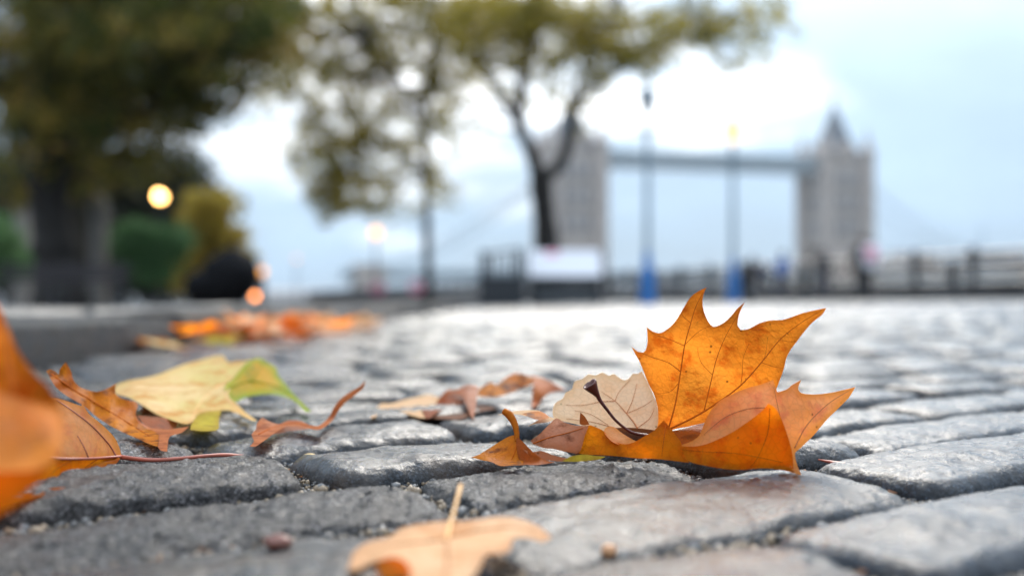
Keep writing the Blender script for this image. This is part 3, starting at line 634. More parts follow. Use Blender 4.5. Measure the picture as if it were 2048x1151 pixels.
# the flared hollow stalk end
pa = at(*z([(712, 578, .618)])[0]) - Vector(org); pb = at(*z([(672, 522, .6165)])[0]) - Vector(org)
ax = (pb - pa).normalized(); q = ax.to_track_quat('Z', 'Y').to_matrix(); H = (pb - pa).length
prof = [(0.0014, 0), (0.0022, H * .3), (0.0036, H * .65), (0.0046, H * .88), (0.0050, H), (0.0040, H * 1.01), (0.0034, H * .85), (0.0012, H * .6), (0.0001, H * .55)]
cup = MB(); cup.lathe(prof, 14)
cv = [pa + q @ Vector(v) for v in cup.v]; cv = [Vector(v) + Vector((0, 0, 0.0004 * math.sin(i * 2.3))) for i, v in enumerate(cv)]
cv = np.array(cv); mesh('stalk_end', cv, cup.f[:-2], M['petiole'], L)
# --- the cream leaf behind it
org = (0.02, 0.66, 0.0); P = empty('plane_leaf', org); tag(P, 'cream underside of a pale plane leaf tucked behind the large orange leaf', 'leaf')
CR = z([(1006, 735), (1000, 640), (985, 590), (955, 520), (924, 462), (905, 474), (880, 474), (866, 492), (842, 505), (816, 494), (788, 474), (765, 484), (735, 468), (700, 482), (668, 476), (640, 498), (600, 512), (588, 548), (556, 566), (545, 592), (508, 615), (495, 652), (505, 690), (640, 724), (800, 770), (930, 800), (1000, 790)])
crc = z([(1006, 735, .652), (985, 590, .672), (922, 468, .695), (740, 474, .70), (540, 590, .685), (500, 690, .668), (800, 770, .650), (930, 800, .644)])
cr, t = sheet('blade', CR, crc, M['lf_cream'], P, org, 9, 0.0012, 16)
for p, r in (([(912, 760), (890, 715), (850, 665), (795, 605), (728, 560)], .0006), ([(912, 760), (800, 735), (680, 705), (560, 690)], .0004), ([(850, 665), (880, 600), (900, 520)], .00025), ([(795, 605), (720, 610), (640, 625), (560, 625)], .00025), ([(795, 605), (815, 560), (870, 500)], .00022), ([(760, 720), (680, 670), (600, 650)], .00018), ([(900, 735), (960, 690), (985, 640)], .0002), ([(850, 665), (930, 630), (975, 600)], .00016), ([(720, 610), (690, 560), (690, 500)], .00016)):
    vein(z(p), t, r, .0001, M['vein_pink'], cr, org)
sheet('side_lobe', z([(228, 672), (290, 657), (370, 649), (430, 652), (478, 680), (520, 690), (470, 706), (410, 715), (374, 727), (420, 700), (445, 690), (380, 680), (310, 668)]), z([(228, 672, .662), (370, 649, .675), (520, 690, .666), (374, 727, .652)]), M['lf_cream'], P, org, 7, 0.0006, 17)
sheet('turned_edge', z([(345, 666), (400, 655), (440, 656), (470, 674), (478, 686), (440, 697), (400, 690)]), z([(345, 666, .660), (440, 656, .668), (478, 686, .660), (400, 690, .654)]), M['lf_deep'], P, org, 7, 0.0004, 18)

# --- blurred leaf close to the lens, left edge
org = (-0.19, 0.37, 0.0); N_ = empty('plane_leaf', org); tag(N_, 'huge blurred orange leaf close to the lens at the left edge', 'leaf')
sheet('blade', [(-110, 480), (-40, 560), (-5, 605), (10, 640), (35, 700), (72, 748), (100, 775), (122, 815), (128, 850), (60, 870), (-40, 860), (-110, 850)], [(-110, 480, .39), (0, 610, .385), (100, 775, .372), (125, 850, .365), (-110, 850, .37), (20, 800, .36)], M['lf_upright'], N_, org, 14, 0.003, 19)
sheet('folded_flap', [(-110, 745), (-40, 770), (50, 800), (122, 822), (129, 860), (128, 880), (105, 925), (62, 972), (15, 1012), (-40, 1040), (-110, 1065)], [(-110, 745, .36), (124, 830, .362), (105, 925, .362), (15, 1012, .352), (-110, 1065, .345), (0, 900, .345)], M['lf_blend'], N_, org, 14, 0.003, 20)
sheet('front_lobe', [(-110, 965), (-30, 945), (60, 940), (100, 930), (70, 968), (20, 1015), (-40, 1045), (-110, 1080)], [(-110, 965, .338), (100, 930, .354), (20, 1015, .340), (-110, 1080, .33)], M['lf_flap'], N_, org, 14, 0.002, 21)
MBv = MB().tube([at(p[0], p[1], p[2]) - Vector(org) for p in ((25, 840, .353), (22, 760, .362), (10, 690, .372), (-8, 610, .382))], [.0018, .0014, .001, .0006], 8); MBv.build('vein', M['vein'], N_, True)
# --- folded leaf with the red stalk
org = (-0.23, 0.58, 0.0); T_ = empty('plane_leaf', org); tag(T_, 'folded orange leaf with long red stalk lying over a granite sett', 'leaf')
ctl = [(243, 913, .625), (235, 893, .628), (165, 810, .602), (112, 797, .592), (40, 800, .57), (-60, 900, .50), (110, 918, .555), (200, 945, .610), (150, 968, .572), (50, 1002, .520), (-40, 1030, .487), (180, 880, .592), (178, 915, .585)]
top, t = sheet('blade', [(112, 795), (140, 803), (163, 811), (166, 806), (178, 826), (203, 847), (228, 872), (239, 893), (244, 913), (178, 919), (110, 919), (0, 914), (-60, 905), (-60, 830), (40, 790)], ctl, M['lf_pink'], T_, org, 9, 0.0012, 22)
bot, t2 = sheet('folded_flap', [(244, 911), (236, 923), (203, 945), (150, 967), (100, 985), (50, 1001), (-40, 1030), (-60, 903), (0, 912), (110, 917), (178, 917)], ctl, M['lf_flap'], T_, org, 9, 0.0014, 23)
vein([(243, 912), (178, 916), (110, 916), (30, 910)], t, .0010, .0006, M['petiole_r'], top, org)
vein([(232, 910), (216, 885), (183, 850), (150, 824), (114, 799)], t, .0006, .0003, M['petiole_r'], top, org); vein([(178, 916), (168, 892), (155, 870)], t, .0005, .0002, M['petiole_r'], top, org)
for p in ([(200, 915), (170, 935), (140, 965)], [(150, 917), (110, 940), (70, 985)], [(100, 917), (70, 940), (20, 990)], [(190, 930), (150, 945), (110, 955)]): vein(p, t2, .0003, .0001, M['vein'], bot, org)
stalk('petiole', [(240, 913, .626), (300, 919, .618), (360, 916, .624), (410, 911, .634), (450, 909, .645), (478, 912, .652), (500, 917, .652)], [.0016, .0013, .0012, .0012, .0013, .0016, .0024], M['petiole_r'], T_, org)
# --- ragged orange brown leaf
z = Z(80, 690, 2.926); org = (-0.31, 0.72, 0.0); O_ = empty('plane_leaf', org); tag(O_, 'ragged brown-orange leaf curling up behind the folded leaf', 'leaf')
o1, t = sheet('blade', z([(38, 150), (60, 138), (85, 150), (112, 172), (116, 140), (152, 98), (182, 150), (196, 202), (240, 246), (330, 270), (400, 250), (447, 222), (442, 280), (480, 310), (560, 330), (577, 345), (560, 400), (575, 440), (640, 480), (692, 500), (692, 592), (650, 580), (560, 540), (450, 490), (350, 430), (250, 350), (150, 290), (90, 240)]),
    z([(38, 150, .71), (152, 98, .725), (447, 222, .76), (577, 345, .75), (692, 592, .708), (350, 430, .705), (150, 290, .70), (300, 330, .73)]), M['lf_deep'], O_, org, 9, 0.011, 24, 0.011, 32)
vein(z([(70, 170), (180, 250), (330, 340), (480, 430), (640, 530)]), t, .0007, .0003, M['vein'], o1, org)
sheet('curled_lobe', z([(560, 400), (580, 440), (640, 478), (720, 492), (800, 485), (872, 474), (830, 510), (762, 532), (750, 570), (746, 620), (712, 616), (690, 592), (692, 520), (640, 490), (575, 450)]), z([(560, 400, .735), (700, 495, .715), (872, 474, .77), (746, 620, .695), (762, 532, .71)]), M['lf_red'], O_, org, 8, 0.006, 25, 0.011, 32)
sheet('inner_shade_blade', z([(570, 410), (640, 415), (740, 425), (820, 450), (860, 472), (800, 492), (700, 498), (620, 470)]), z([(570, 410, .755), (740, 425, .78), (860, 472, .785), (700, 498, .73)]), M['lf_rust'], O_, org, 8, 0.001, 26, -0.02)  # underside patch, brown chosen to hold the shadow inside the curl
# --- pale yellow green leaf
org = (-0.28, 0.88, 0.0); Y_ = empty('plane_leaf', org); tag(Y_, 'pale yellow leaf with one green drooping lobe on the cobbles', 'leaf')
pl, t = sheet('blade', z([(520, 305), (480, 295), (440, 280), (446, 232), (520, 205), (610, 190), (700, 168), (780, 135), (850, 108), (940, 85), (1030, 62), (1075, 62), (1100, 98), (1150, 92), (1210, 88), (1250, 82), (1200, 130), (1150, 190), (1110, 230), (1100, 290), (1150, 340), (1200, 388), (1272, 440), (1240, 440), (1160, 400), (1100, 380), (1000, 385), (930, 400), (900, 440), (860, 460), (780, 440), (680, 400), (600, 350)]),
    z([(520, 305, .84), (446, 232, .92), (900, 450, .80), (680, 400, .80), (1272, 440, .845), (1030, 62, 1.02), (1250, 82, .97), (1110, 280, .88), (780, 250, .90)]), M['lf_pale'], Y_, org, 9, 0.012, 27, 0.011)
for p in ([(1130, 200), (1000, 250), (800, 280), (560, 290)], [(1130, 200), (1050, 130), (1000, 90)], [(1130, 200), (1100, 320), (1230, 430)], [(1050, 240), (950, 320), (880, 440)]): vein(z(p), t, .0006, .0002, M['petiole_p'], pl, org)
gr, t = sheet('drooping_lobe', z([(1225, 92), (1285, 73), (1330, 100), (1382, 130), (1392, 170), (1440, 230), (1480, 280), (1530, 330), (1588, 386), (1560, 390), (1500, 332), (1440, 302), (1360, 286), (1280, 290), (1200, 305), (1140, 332), (1095, 292), (1085, 235), (1130, 195), (1175, 140)]),
    z([(1285, 73, .96), (1392, 170, .95), (1588, 386, .905), (1360, 286, .91), (1140, 332, .875), (1085, 235, .89), (1225, 180, .925)]), M['lf_green'], Y_, org, 9, 0.003, 28, 0.011)
for p in ([(1110, 250), (1230, 210), (1380, 240), (1480, 290), (1575, 380)], [(1230, 210), (1280, 150), (1300, 100)]): vein(z(p), t, .0006, .0002, M['lf_green'], gr, org)
sheet('lower_lobe', z([(900, 442), (930, 400), (1000, 383), (1062, 378), (1048, 440), (1042, 492), (960, 502), (880, 494), (885, 465)]), z([(900, 442, .80), (1062, 378, .86), (1042, 492, .79), (880, 494, .785)]), M['lf_yellow'], Y_, org, 9, 0.001, 29, 0.011)
sheet('inner_shade_blade', z([(600, 345), (700, 395), (800, 440), (870, 462), (840, 485), (700, 470), (600, 420)]), z([(600, 345, .86), (870, 462, .84), (700, 470, .84)]), M['lf_shade'], Y_, org, 9, 0.001, 30, -0.02)  # dark sheet with the shade beneath the pale blade in its colour
# --- small red brown curl
org = (-0.19, 0.76, 0.0); C_ = empty('plane_leaf', org); tag(C_, 'narrow red-brown curled leaf with upturned tail on a sett', 'leaf')
cl, t = sheet('blade', z([(1228, 588), (1254, 560), (1238, 522), (1264, 490), (1270, 458), (1302, 422), (1332, 440), (1400, 460), (1450, 440), (1520, 440), (1580, 465), (1630, 470), (1690, 420), (1722, 360), (1762, 310), (1820, 270), (1872, 240), (1903, 205), (1892, 250), (1832, 300), (1782, 340), (1742, 390), (1712, 440), (1640, 492), (1580, 487), (1500, 475), (1440, 475), (1390, 502), (1320, 552), (1260, 592)]),
    z([(1228, 588, .700), (1302, 422, .745), (1450, 440, .77), (1440, 475, .745), (1640, 492, .775), (1903, 205, .80), (1762, 310, .79)]), M['lf_red'], C_, org, 8, 0.006, 31, 0.011, 32)
vein(z([(1280, 520), (1380, 475), (1500, 455), (1640, 480), (1740, 370), (1890, 225)]), t, .0005, .0002, M['vein'], cl, org)
sheet('inner_shade_blade', z([(1320, 548), (1390, 500), (1440, 473), (1520, 472), (1600, 486), (1520, 505), (1420, 535), (1340, 572)]), z([(1320, 548, .745), (1600, 486, .79), (1340, 572, .735), (1440, 473, .77)]), M['lf_rust'], C_, org, 8, 0.001, 32, -0.02)
# --- brown curled leaf in the middle
z = Z(700, 730, 4.096); org = (-0.05, 0.9, 0.0); B_ = empty('plane_leaf', org); tag(B_, 'brown arched leaf with pink turned-down points left of the cream leaf', 'leaf')
sheet('side_lobe', z([(170, 432), (200, 370), (260, 312), (330, 312), (480, 272), (580, 252), (640, 238), (735, 262), (690, 330), (600, 342), (580, 352), (622, 432), (560, 425), (450, 390), (360, 370), (260, 390), (210, 422)]), z([(170, 432, .88), (330, 312, .93), (640, 238, .97), (622, 432, .858), (450, 390, .885)]), M['lf_cream'], B_, org, 7, 0.006, 33, 0.007, 32)
bl, t = sheet('blade', z([(572, 345), (640, 335), (690, 350), (722, 280), (800, 200), (862, 208), (912, 230), (942, 315), (860, 332), (740, 372), (655, 432), (620, 434)]), z([(572, 345, .90), (800, 200, .94), (942, 315, .90), (620, 434, .855), (722, 280, .92)]), M['lf_rust'], B_, org, 7, 0.006, 34, 0.007, 32)
sheet('turned_point', z([(808, 202), (880, 196), (960, 160), (1052, 172), (1042, 260), (1030, 350), (1008, 446), (985, 400), (960, 350), (912, 240)]), z([(808, 202, .93), (960, 160, .93), (1052, 172, .93), (1008, 446, .845), (960, 300, .875)]), M['lf_mauve'], B_, org, 7, 0.004, 35, 0.007, 32)
sheet('blade', z([(1045, 256), (1060, 190), (1105, 160), (1152, 138), (1200, 160), (1240, 130), (1290, 90), (1350, 64), (1430, 74), (1492, 110), (1502, 150), (1400, 190), (1280, 240), (1160, 258)]), z([(1045, 256, .92), (1152, 138, .95), (1350, 64, .98), (1502, 150, .95), (1280, 240, .935)]), M['lf_deep'], B_, org, 7, 0.006, 36, 0.007, 32)
sheet('turned_point', z([(1478, 84), (1560, 100), (1640, 130), (1710, 170), (1770, 205), (1690, 215), (1610, 240), (1560, 300), (1520, 335), (1488, 348), (1492, 250), (1502, 150)]), z([(1478, 84, .97), (1770, 205, .96), (1488, 348, .92), (1560, 200, .935)]), M['lf_red'], B_, org, 7, 0.004, 37, 0.007, 32)
sheet('inner_shade_blade', z([(640, 430), (760, 365), (900, 325), (1000, 340), (1150, 300), (1300, 315), (1200, 350), (1030, 390), (900, 440)]), z([(640, 430, .93), (900, 325, .985), (1300, 315, .99), (900, 440, .95)]), M['lf_shade'], B_, org, 7, 0.001, 38, 0.0045)  # added dark sheet standing in for the shadow under the arch
# --- blurred peach leaf at the bottom
z = Z(660, 960, 4.267); org = (-0.03, 0.40, 0.0); K_ = empty('plane_leaf', org); tag(K_, 'blurred peach-brown leaf with pale stalk at the bottom edge', 'leaf')
kb, t = sheet('blade', z([(150, 765), (175, 690), (205, 600), (330, 520), (500, 480), (620, 400), (800, 362), (980, 342), (1150, 340), (1300, 322), (1400, 308), (1550, 310), (1700, 350), (1800, 400), (1892, 480), (1820, 522), (1700, 492), (1570, 500), (1530, 600), (1430, 625), (1330, 640), (1280, 740), (1220, 830), (1180, 950), (1150, 1100), (800, 1150), (640, 805), (400, 690), (250, 752)]),
    z([(150, 765, .385), (205, 600, .40), (980, 342, .440), (1550, 310, .445), (1892, 480, .432), (1330, 640, .385), (1150, 1100, .335), (800, 1150, .325), (900, 700, .375), (400, 690, .385)]), M['lf_peach'], K_, org, 12, 0.003, 39)
sheet('side_lobe', z([(390, 690), (520, 650), (650, 690), (700, 800), (600, 830), (520, 850), (470, 860), (420, 800)]), z([(390, 690, .378), (650, 690, .372), (600, 830, .355), (420, 800, .362)]), M['lf_flap'], K_, org, 12, 0.001, 40)
stalk('petiole', z([(990, 560, .405), (1020, 400, .425), (1055, 280, .440), (1085, 160, .455), (1115, 45, .470)]), [.0011, .0010, .0008, .0008, .0012], M['petiole_p'], K_, org)
for p in ([(1000, 500), (800, 520), (500, 560), (220, 660)], [(1020, 480), (1300, 420), (1600, 400), (1850, 480)], [(1000, 520), (1000, 700), (980, 950)]): vein(z(p), t, .0007, .0003, M['lf_peach'], kb, org)

# --- generic plane leaves in the drift along the kerb
def leaf2d():
    pts = []
    lob = [(-125, .62), (-62, .85), (0, 1.0), (62, .85), (125, .62)]
    for i, (a, r) in enumerate(lob):
        a += random.uniform(-6, 6); r *= random.uniform(.9, 1.1)
        for da, rr in ((-22, .56), (-14, .66), (-9, .80), (0, 1), (9, .80), (14, .66), (22, .56)): pts.append((math.sin(R(a + da)) * r * rr, math.cos(R(a + da)) * r * rr))
        if i < 4: am = (a + lob[i + 1][0]) / 2; pts.append((math.sin(R(am)) * .42, math.cos(R(am)) * .42))
    pts += [(0.18, -.28), (0, -.12), (-0.18, -.28)]
    return pts
LM = []
for k in range(8):
    pts = leaf2d(); n = len(pts); step = .12; c = []
    for a_ in np.arange(-1, 1.05, step):
        for b_ in np.arange(-.7, 1.05, step): c.append((a_ + random.uniform(-.02, .02), b_))
    vo, eo, fo, *_ = geometry.delaunay_2d_cdt([Vector(p) for p in pts + c], [(i, (i + 1) % n) for i in range(n)], [list(range(n))], 1, 1e-4)
    A = np.array([(p.x, p.y) for p in vo]) * 0.085; rr = np.hypot(A[:, 0], A[:, 1]) / 0.085
    zz = 0.085 * (random.uniform(.05, .5) * rr ** 2 * (np.cos(np.arctan2(A[:, 0], A[:, 1]) * random.choice([1, 2, 3]) + random.uniform(0, 6)) * .6 + .3)) + 0.006 * fbm(np.stack([A[:, 0] * 30, A[:, 1] * 30, np.full(len(A), k * 3.)], -1), 2, k)
    V = np.stack([A[:, 0], A[:, 1], zz - zz.min()], -1)
    m = bpy.data.meshes.new('leaf_blade'); m.from_pydata([tuple(v) for v in V], [], [tuple(f) for f in fo]); m.polygons.foreach_set('use_smooth', [True] * len(m.polygons))
    rim = m.attributes.new('rim', 'FLOAT', 'POINT'); rim.data.foreach_set('value', np.ones(len(V), np.float32)); m.materials.append(M['lf_peach']); m.update(); LM.append(m)
stm = MB().tube([(0, -.010, .004), (0, -.04, .003), (.006, -.075, .004)], [.0014, .0011, .0014], 6); so = stm.build('petiole', M['petiole_r'], None, True); sm = so.data; bpy.data.objects.remove(so)
def drift(x, y, zo, mat, label, group, rx=0, ry=0, sc=1):
    o = empty('fallen_leaf', (x, y, G(x, y) + zo)); o.rotation_euler = (rx, ry, random.uniform(0, 6.28)); o.scale = (sc,) * 3
    b = link(bpy.data.objects.new('blade', random.choice(LM)), o); b.material_slots[0].link = 'OBJECT'; b.material_slots[0].material = mat
    link(bpy.data.objects.new('petiole', sm), o); tag(o, label, 'leaf', group); return o
DC = [M['lf_peach'], M['lf_flap'], M['lf_upright'], M['lf_pink'], M['lf_peach'], M['lf_peach'], M['lf_flap']]
DN = {M['lf_peach'].name: 'peach-brown', M['lf_flap'].name: 'golden-orange', M['lf_upright'].name: 'bright orange', M['lf_pink'].name: 'pinkish orange'}
for k in range(56):
    t = random.random() ** 0.8
    y = 2.0 + 0.95 * t; x = KX + 0.05 + random.uniform(0, .10 + .14 * t)
    mt = random.choice(DC); drift(x, y, random.uniform(0.003, 0.04), mt, DN[mt.name] + ' leaf in the blurred drift along the kerb', 'leaves drifted along the kerb', random.uniform(-.35, .35), random.uniform(-.35, .35), random.uniform(.8, 1.05))
for k in range(16):
    y = 3.2 + random.uniform(-.35, .5); x = gx(random.uniform(560, 745), y)
    mt = random.choice(DC); drift(x, y, random.uniform(0.004, 0.03), mt, DN[mt.name] + ' leaf in the farther blurred clump on the cobbles', 'farther clump of leaves', random.uniform(-.3, .3), random.uniform(-.3, .3), random.uniform(.65, .9))
for (px, y, mt, lb) in ((335, 1.86, M['lf_pale'], 'pale green leaf lying before the orange drift at the kerb'), (430, 2.0, M['lf_yellow'], 'yellow leaf lying flat before the orange drift'), (310, 1.95, M['lf_deep'], 'rust leaf at the left end of the orange drift')):
    drift(gx(px, y), y, .006, mt, lb, None, .15, .1, .8)
# --- small bits lying in the joints
def pebble(px, py, dz, sx, sy, sz, mat, name, label, cat):
    d = (CAMH - dz) * F / (py - HOR); p = at(px, py, d)
    v = []; f = []; nu, nv = 14, 9
    for j in range(nv):
        for i in range(nu):
            a = 2 * math.pi * i / nu; b = math.pi * j / (nv - 1); v.append((sx * math.cos(a) * math.sin(b), sy * math.sin(a) * math.sin(b), sz * math.cos(b)))
    v = np.array(v); v = v * (1 + .34 * vnoise(v * 190, int(px))[:, None]); 
    for j in range(nv - 1):
        for i in range(nu): f.append((j * nu + i, (j + 1) * nu + i, (j + 1) * nu + (i + 1) % nu, j * nu + (i + 1) % nu))
    o = mesh(name, v, f, mat); o.location = p; o.rotation_euler = (0, 0, random.uniform(-.5, .5)); return tag(o, label, cat)
PM = {k: plain('pebble_' + k, c, r, scale=250, var=.35) for k, c, r in (('yellow', (.55, .36, .12), .4), ('brown', (.16, .055, .035), .25), ('tan', (.50, .25, .12), .5), ('pale', (.55, .50, .44), .5), ('slate', (.05, .055, .07), .3))}
pebble(622, 913, -.004, .0052, .003, .0022, PM['yellow'], 'pebble', 'yellow chip of stone between the left setts', 'pebble')
pebble(645, 979, -.008, .0026, .002, .0016, PM['tan'], 'pebble', 'tiny tan pebble below the dark middle sett', 'pebble')
pebble(555, 1082, .003, .0085, .005, .0032, PM['brown'], 'pebble', 'smooth brown pebble in the near joint beside the peach leaf', 'pebble')
pebble(900, 976, -.008, .0030, .003, .0022, PM['tan'], 'pebble', 'tan pebble in the joint above the pale stalk', 'pebble')
pebble(880, 968, -.008, .0048, .004, .0026, PM['slate'], 'pebble', 'slate-grey pebble in the joint above the pale stalk', 'pebble')
pebble(1217, 1100, -.004, .0040, .003, .003, PM['tan'], 'pebble', 'blurred orange pebble right of the peach leaf', 'pebble')
pebble(832, 877, -.006, .0028, .002, .0018, PM['pale'], 'pebble', 'white pebble in the joint behind the dark middle sett', 'pebble')
pebble(1725, 946, -.008, .0028, .002, .002, PM['tan'], 'pebble', 'tan pebble right of the large orange leaf', 'pebble')
pebble(1888, 765, -.006, .004, .003, .003, PM['tan'], 'pebble', 'orange pebble between the far right setts', 'pebble')
pebble(2005, 815, -.006, .004, .003, .003, PM['pale'], 'pebble', 'pale pebble at the right edge between setts', 'pebble')
pebble(300, 1044, -.006, .003, .0025, .002, PM['pale'], 'pebble', 'white pebble in the joint at lower left', 'pebble')
tw = MB().tube([at(1636, 918, .645), at(1660, 923, .64), at(1688, 928, .63), at(1700, 930, .625)], [.0005, .0012, .0016, .0008], 6).build('twig', M['petiole_r'], None, True); tag(tw, 'short red-brown twig beside the large orange leaf', 'twig')

# ---------------------------------------------------------------- bridge over the river
TN, TS = Vector((18.0, 309, 0)), Vector((107.5, 332, 0)); BAX = (TS - TN).normalized(); BRZ = math.atan2(BAX.y, BAX.x); SPAN = (TS - TN).length
bridge = empty('bascule_bridge', (TN.x, TN.y, -5), BRZ); tag(bridge, 'grey stone twin-towered bascule bridge across the river with high walkways', 'bridge')
HW = 7.6; DZ = 10.5                       # half width of a tower body, road deck above water
def arch_win(x0, x1, z0, z1, y, dy, rot):
    b = MB(); n = 6; pr = [(x0, z0), (x1, z0), (x1, z1 - (x1 - x0) * .6), ((x0 + x1) / 2, z1), (x0, z1 - (x1 - x0) * .6)]
    v = [(p[0], y, p[1]) for p in pr] + [(p[0], y + dy, p[1]) for p in pr]; m = len(pr)
    b.add(v, [tuple(range(m)), tuple(range(2 * m - 1, m - 1, -1))] + [(i, (i + 1) % m, m + (i + 1) % m, m + i) for i in range(m)])
    c, s = math.cos(rot), math.sin(rot); b.v = [(x * c - yy * s, x * s + yy * c, zz) for x, yy, zz in b.v]; return b
def tower(x):
    t = MB()
    # piers of the carriageway arch (road runs along x), then the body above
    for sy in (-1, 1): t.box(-HW, HW, sy * HW if sy < 0 else 4.6, -4.6 if sy < 0 else HW, DZ - 2, DZ + 12)
    t.box(-HW, HW, -4.6, 4.6, DZ + 9.5, DZ + 12)
    t.box(-HW + .003, HW - .003, -HW + .003, HW - .003, DZ + 12, DZ + 38)
    tw = t.build('tower', M['stone'], bridge); tw.location = (x, 0, 0)
    pier = MB(); pv = [(-11, -16), (0, -23), (11, -16), (11, 16), (0, 23), (-11, 16)]
    pier.add([(a, b, 0) for a, b in pv] + [(a, b, DZ - 2.2) for a, b in pv], [tuple(range(6)), tuple(range(11, 5, -1))] + [(i, (i + 1) % 6, 6 + (i + 1) % 6, 6 + i) for i in range(6)])
    pier.build('pier', M['stone_d'], tw)
    for zz in (12, 20, 28, 37.4):
        c = MB(); c.box(-HW - .35, HW + .35, -HW - .35, HW + .35, DZ + zz, DZ + zz + .6); c.build('string_course', M['palestone'], tw)
    for sx in (-1, 1):
        for sy in (-1, 1):
            c = MB().lathe([(2.3, DZ - 2), (2.3, DZ + 39), (2.6, DZ + 39.4), (2.6, DZ + 40.6), (2.1, DZ + 41), (1.7, DZ + 41.2), (0.3, DZ + 46.5), (0.1, DZ + 49.5)], 8, (sx * HW, sy * HW, 0), R(22.5)); c.build('corner_turret', M['stone'], tw)
    rf = MB(); h = HW - 1.6
    rf.add([(-h, -h, DZ + 38), (h, -h, DZ + 38), (h, h, DZ + 38), (-h, h, DZ + 38), (-1.0, -1.0, DZ + 54.0), (1.0, -1.0, DZ + 54.0), (1.0, 1.0, DZ + 54.0), (-1.0, 1.0, DZ + 54.0)],
           [(4, 5, 6, 7), (0, 1, 5, 4), (1, 2, 6, 5), (2, 3, 7, 6), (3, 0, 4, 7)])
    roof = rf.build('roof', M['slate'], tw)
    for zz, r in ((54.0, 1.2),): MB().lathe([(r, DZ + zz), (r * .9, DZ + zz + 1.2), (.5, DZ + zz + 2.2), (.15, DZ + zz + 7)], 8).build('spire', M['slate'], tw)
    for q in range(4):                      # gabled dormers and windows on each side
        g = MB(); y0 = -HW - .2; v = [(-2.6, DZ + 38), (2.6, DZ + 38), (2.6, DZ + 40.5), (0, DZ + 44), (-2.6, DZ + 40.5)]
        g.add([(a, y0, b) for a, b in v] + [(a, y0 + 4.5, b) for a, b in v], [tuple(range(5)), tuple(range(9, 4, -1))] + [(i, (i + 1) % 5, 5 + (i + 1) % 5, 5 + i) for i in range(5)])
        c, s = math.cos(q * math.pi / 2), math.sin(q * math.pi / 2); g.v = [(x_ * c - y_ * s, x_ * s + y_ * c, z_) for x_, y_, z_ in g.v]; g.build('gable', M['stone'], tw)
        for zz in (13.5, 21.5, 29.5):
            for cx in (-3.2, 0, 3.2): arch_win(cx - .85, cx + .85, DZ + zz, DZ + zz + 5, -HW - .12, .1, q * math.pi / 2).build('window', M['glass'], tw)
    return tw
tower(0); tower(SPAN)
for sy in (-5.2, 5.2):                     # the two high walkways: lattice girders
    wk = MB(); zz = DZ + 33.9
    for z_ in (zz, zz + 3.6): wk.box(HW, SPAN - HW, sy - 1.4, sy + 1.4, z_, z_ + .9)
    wk.box(HW, SPAN - HW, sy - .5, sy + .5, zz + .9, zz + 2.2)
    w_ = wk.build('walkway', M['bridgeblue'], bridge)
    n = 18; st = (SPAN - 2 * HW) / n; la = MB()
    for i in range(n):
        x0 = HW + i * st
        for e in (-1.38, 1.38): la.bar((x0, sy + e, zz + .8), (x0 + st, sy + e, zz + 3.7), .2); la.bar((x0 + st, sy + e, zz + .8), (x0, sy + e, zz + 3.7), .2)
    la.build('lattice', M['bridgeblue'], w_)
dk = MB(); dk.box(-70, SPAN + 95, -6.6, 6.6, DZ - 2.0, DZ - .2); dk.build('road_deck', M['bridgeblue'], bridge)
pr = MB()
for sy in (-6.8, 6.8): pr.box(-70, SPAN + 95, sy - .15, sy + .15, DZ - .2, DZ + 1.1)
pr.build('parapet', M['bridgeblue'], bridge)
for sgn, x0, ln in ((-1, -HW, 52), (1, SPAN + HW, 62)):
    for sy in (-6.2, 6.2):
        c = MB(); n = 14; prev = None
        for i in range(n + 1):
            u = i / n; zt = DZ + 1.5 + 29 * (1 - u) ** 1.7; th = 2.6 * math.sin(math.pi * u) + .6; p = (x0 + sgn * u * ln, sy, zt); q_ = (x0 + sgn * u * ln, sy, zt + th)
            if prev: c.bar(prev[0], p, .17); c.bar(prev[1], q_, .17); c.bar(prev[0], q_, .08)
            prev = (p, q_)
        c.build('suspension_chain', M['bridgeblue'], bridge)
    ab = MB(); xa = x0 + sgn * (ln + 3); ab.box(xa - 4, xa + 4, -10, 10, 0, DZ + 2.5); ab.build('abutment', M['stone'], bridge)

# ---------------------------------------------------------------- far bank buildings, boats
def building(px, D, w, h, dp, mat, label, roof=0.0, mast=0):
    x = gx(px, D); e = empty('building', (x, D, -4)); tag(e, label, 'building', 'buildings on the far bank')
    MB().box(-w / 2, w / 2, 0, dp, 0, h).build('wall', mat, e)
    if roof:
        r_ = MB(); r_.add([(-w / 2 - .4, -.4, h + .003), (w / 2 + .4, -.4, h + .003), (w / 2 + .4, dp + .4, h + .003), (-w / 2 - .4, dp + .4, h + .003), (-w / 2, dp / 2, h + roof), (w / 2, dp / 2, h + roof)], [(0, 1, 5, 4), (2, 3, 4, 5), (1, 2, 5), (3, 0, 4), (3, 2, 1, 0)])
        r_.build('roof', M['slate'], e)
    nx = max(2, int(w / 4)); nz_ = max(1, int((h - 3) / 3.6))
    for j in range(nz_):
        for i in range(nx):
            cx = -w / 2 + (i + .5) * w / nx; MB().box(cx - .8, cx + .8, -.12, .05, 2 + j * 3.6, 4 + j * 3.6).build('window', M['glass'], e)
    if mast: MB().tube([(0, dp / 2, h - .5), (0, dp / 2, h + mast)], [.6, .15], 6).build('mast', M['grey_iron'], e)
WA = plain('brick_wall_far', (.16, .12, .10), .8, scale=.3); WB = plain('grey_wall_far', (.20, .21, .23), .8, scale=.3); WC = plain('pale_wall_far', (.42, .42, .42), .7, scale=.3)
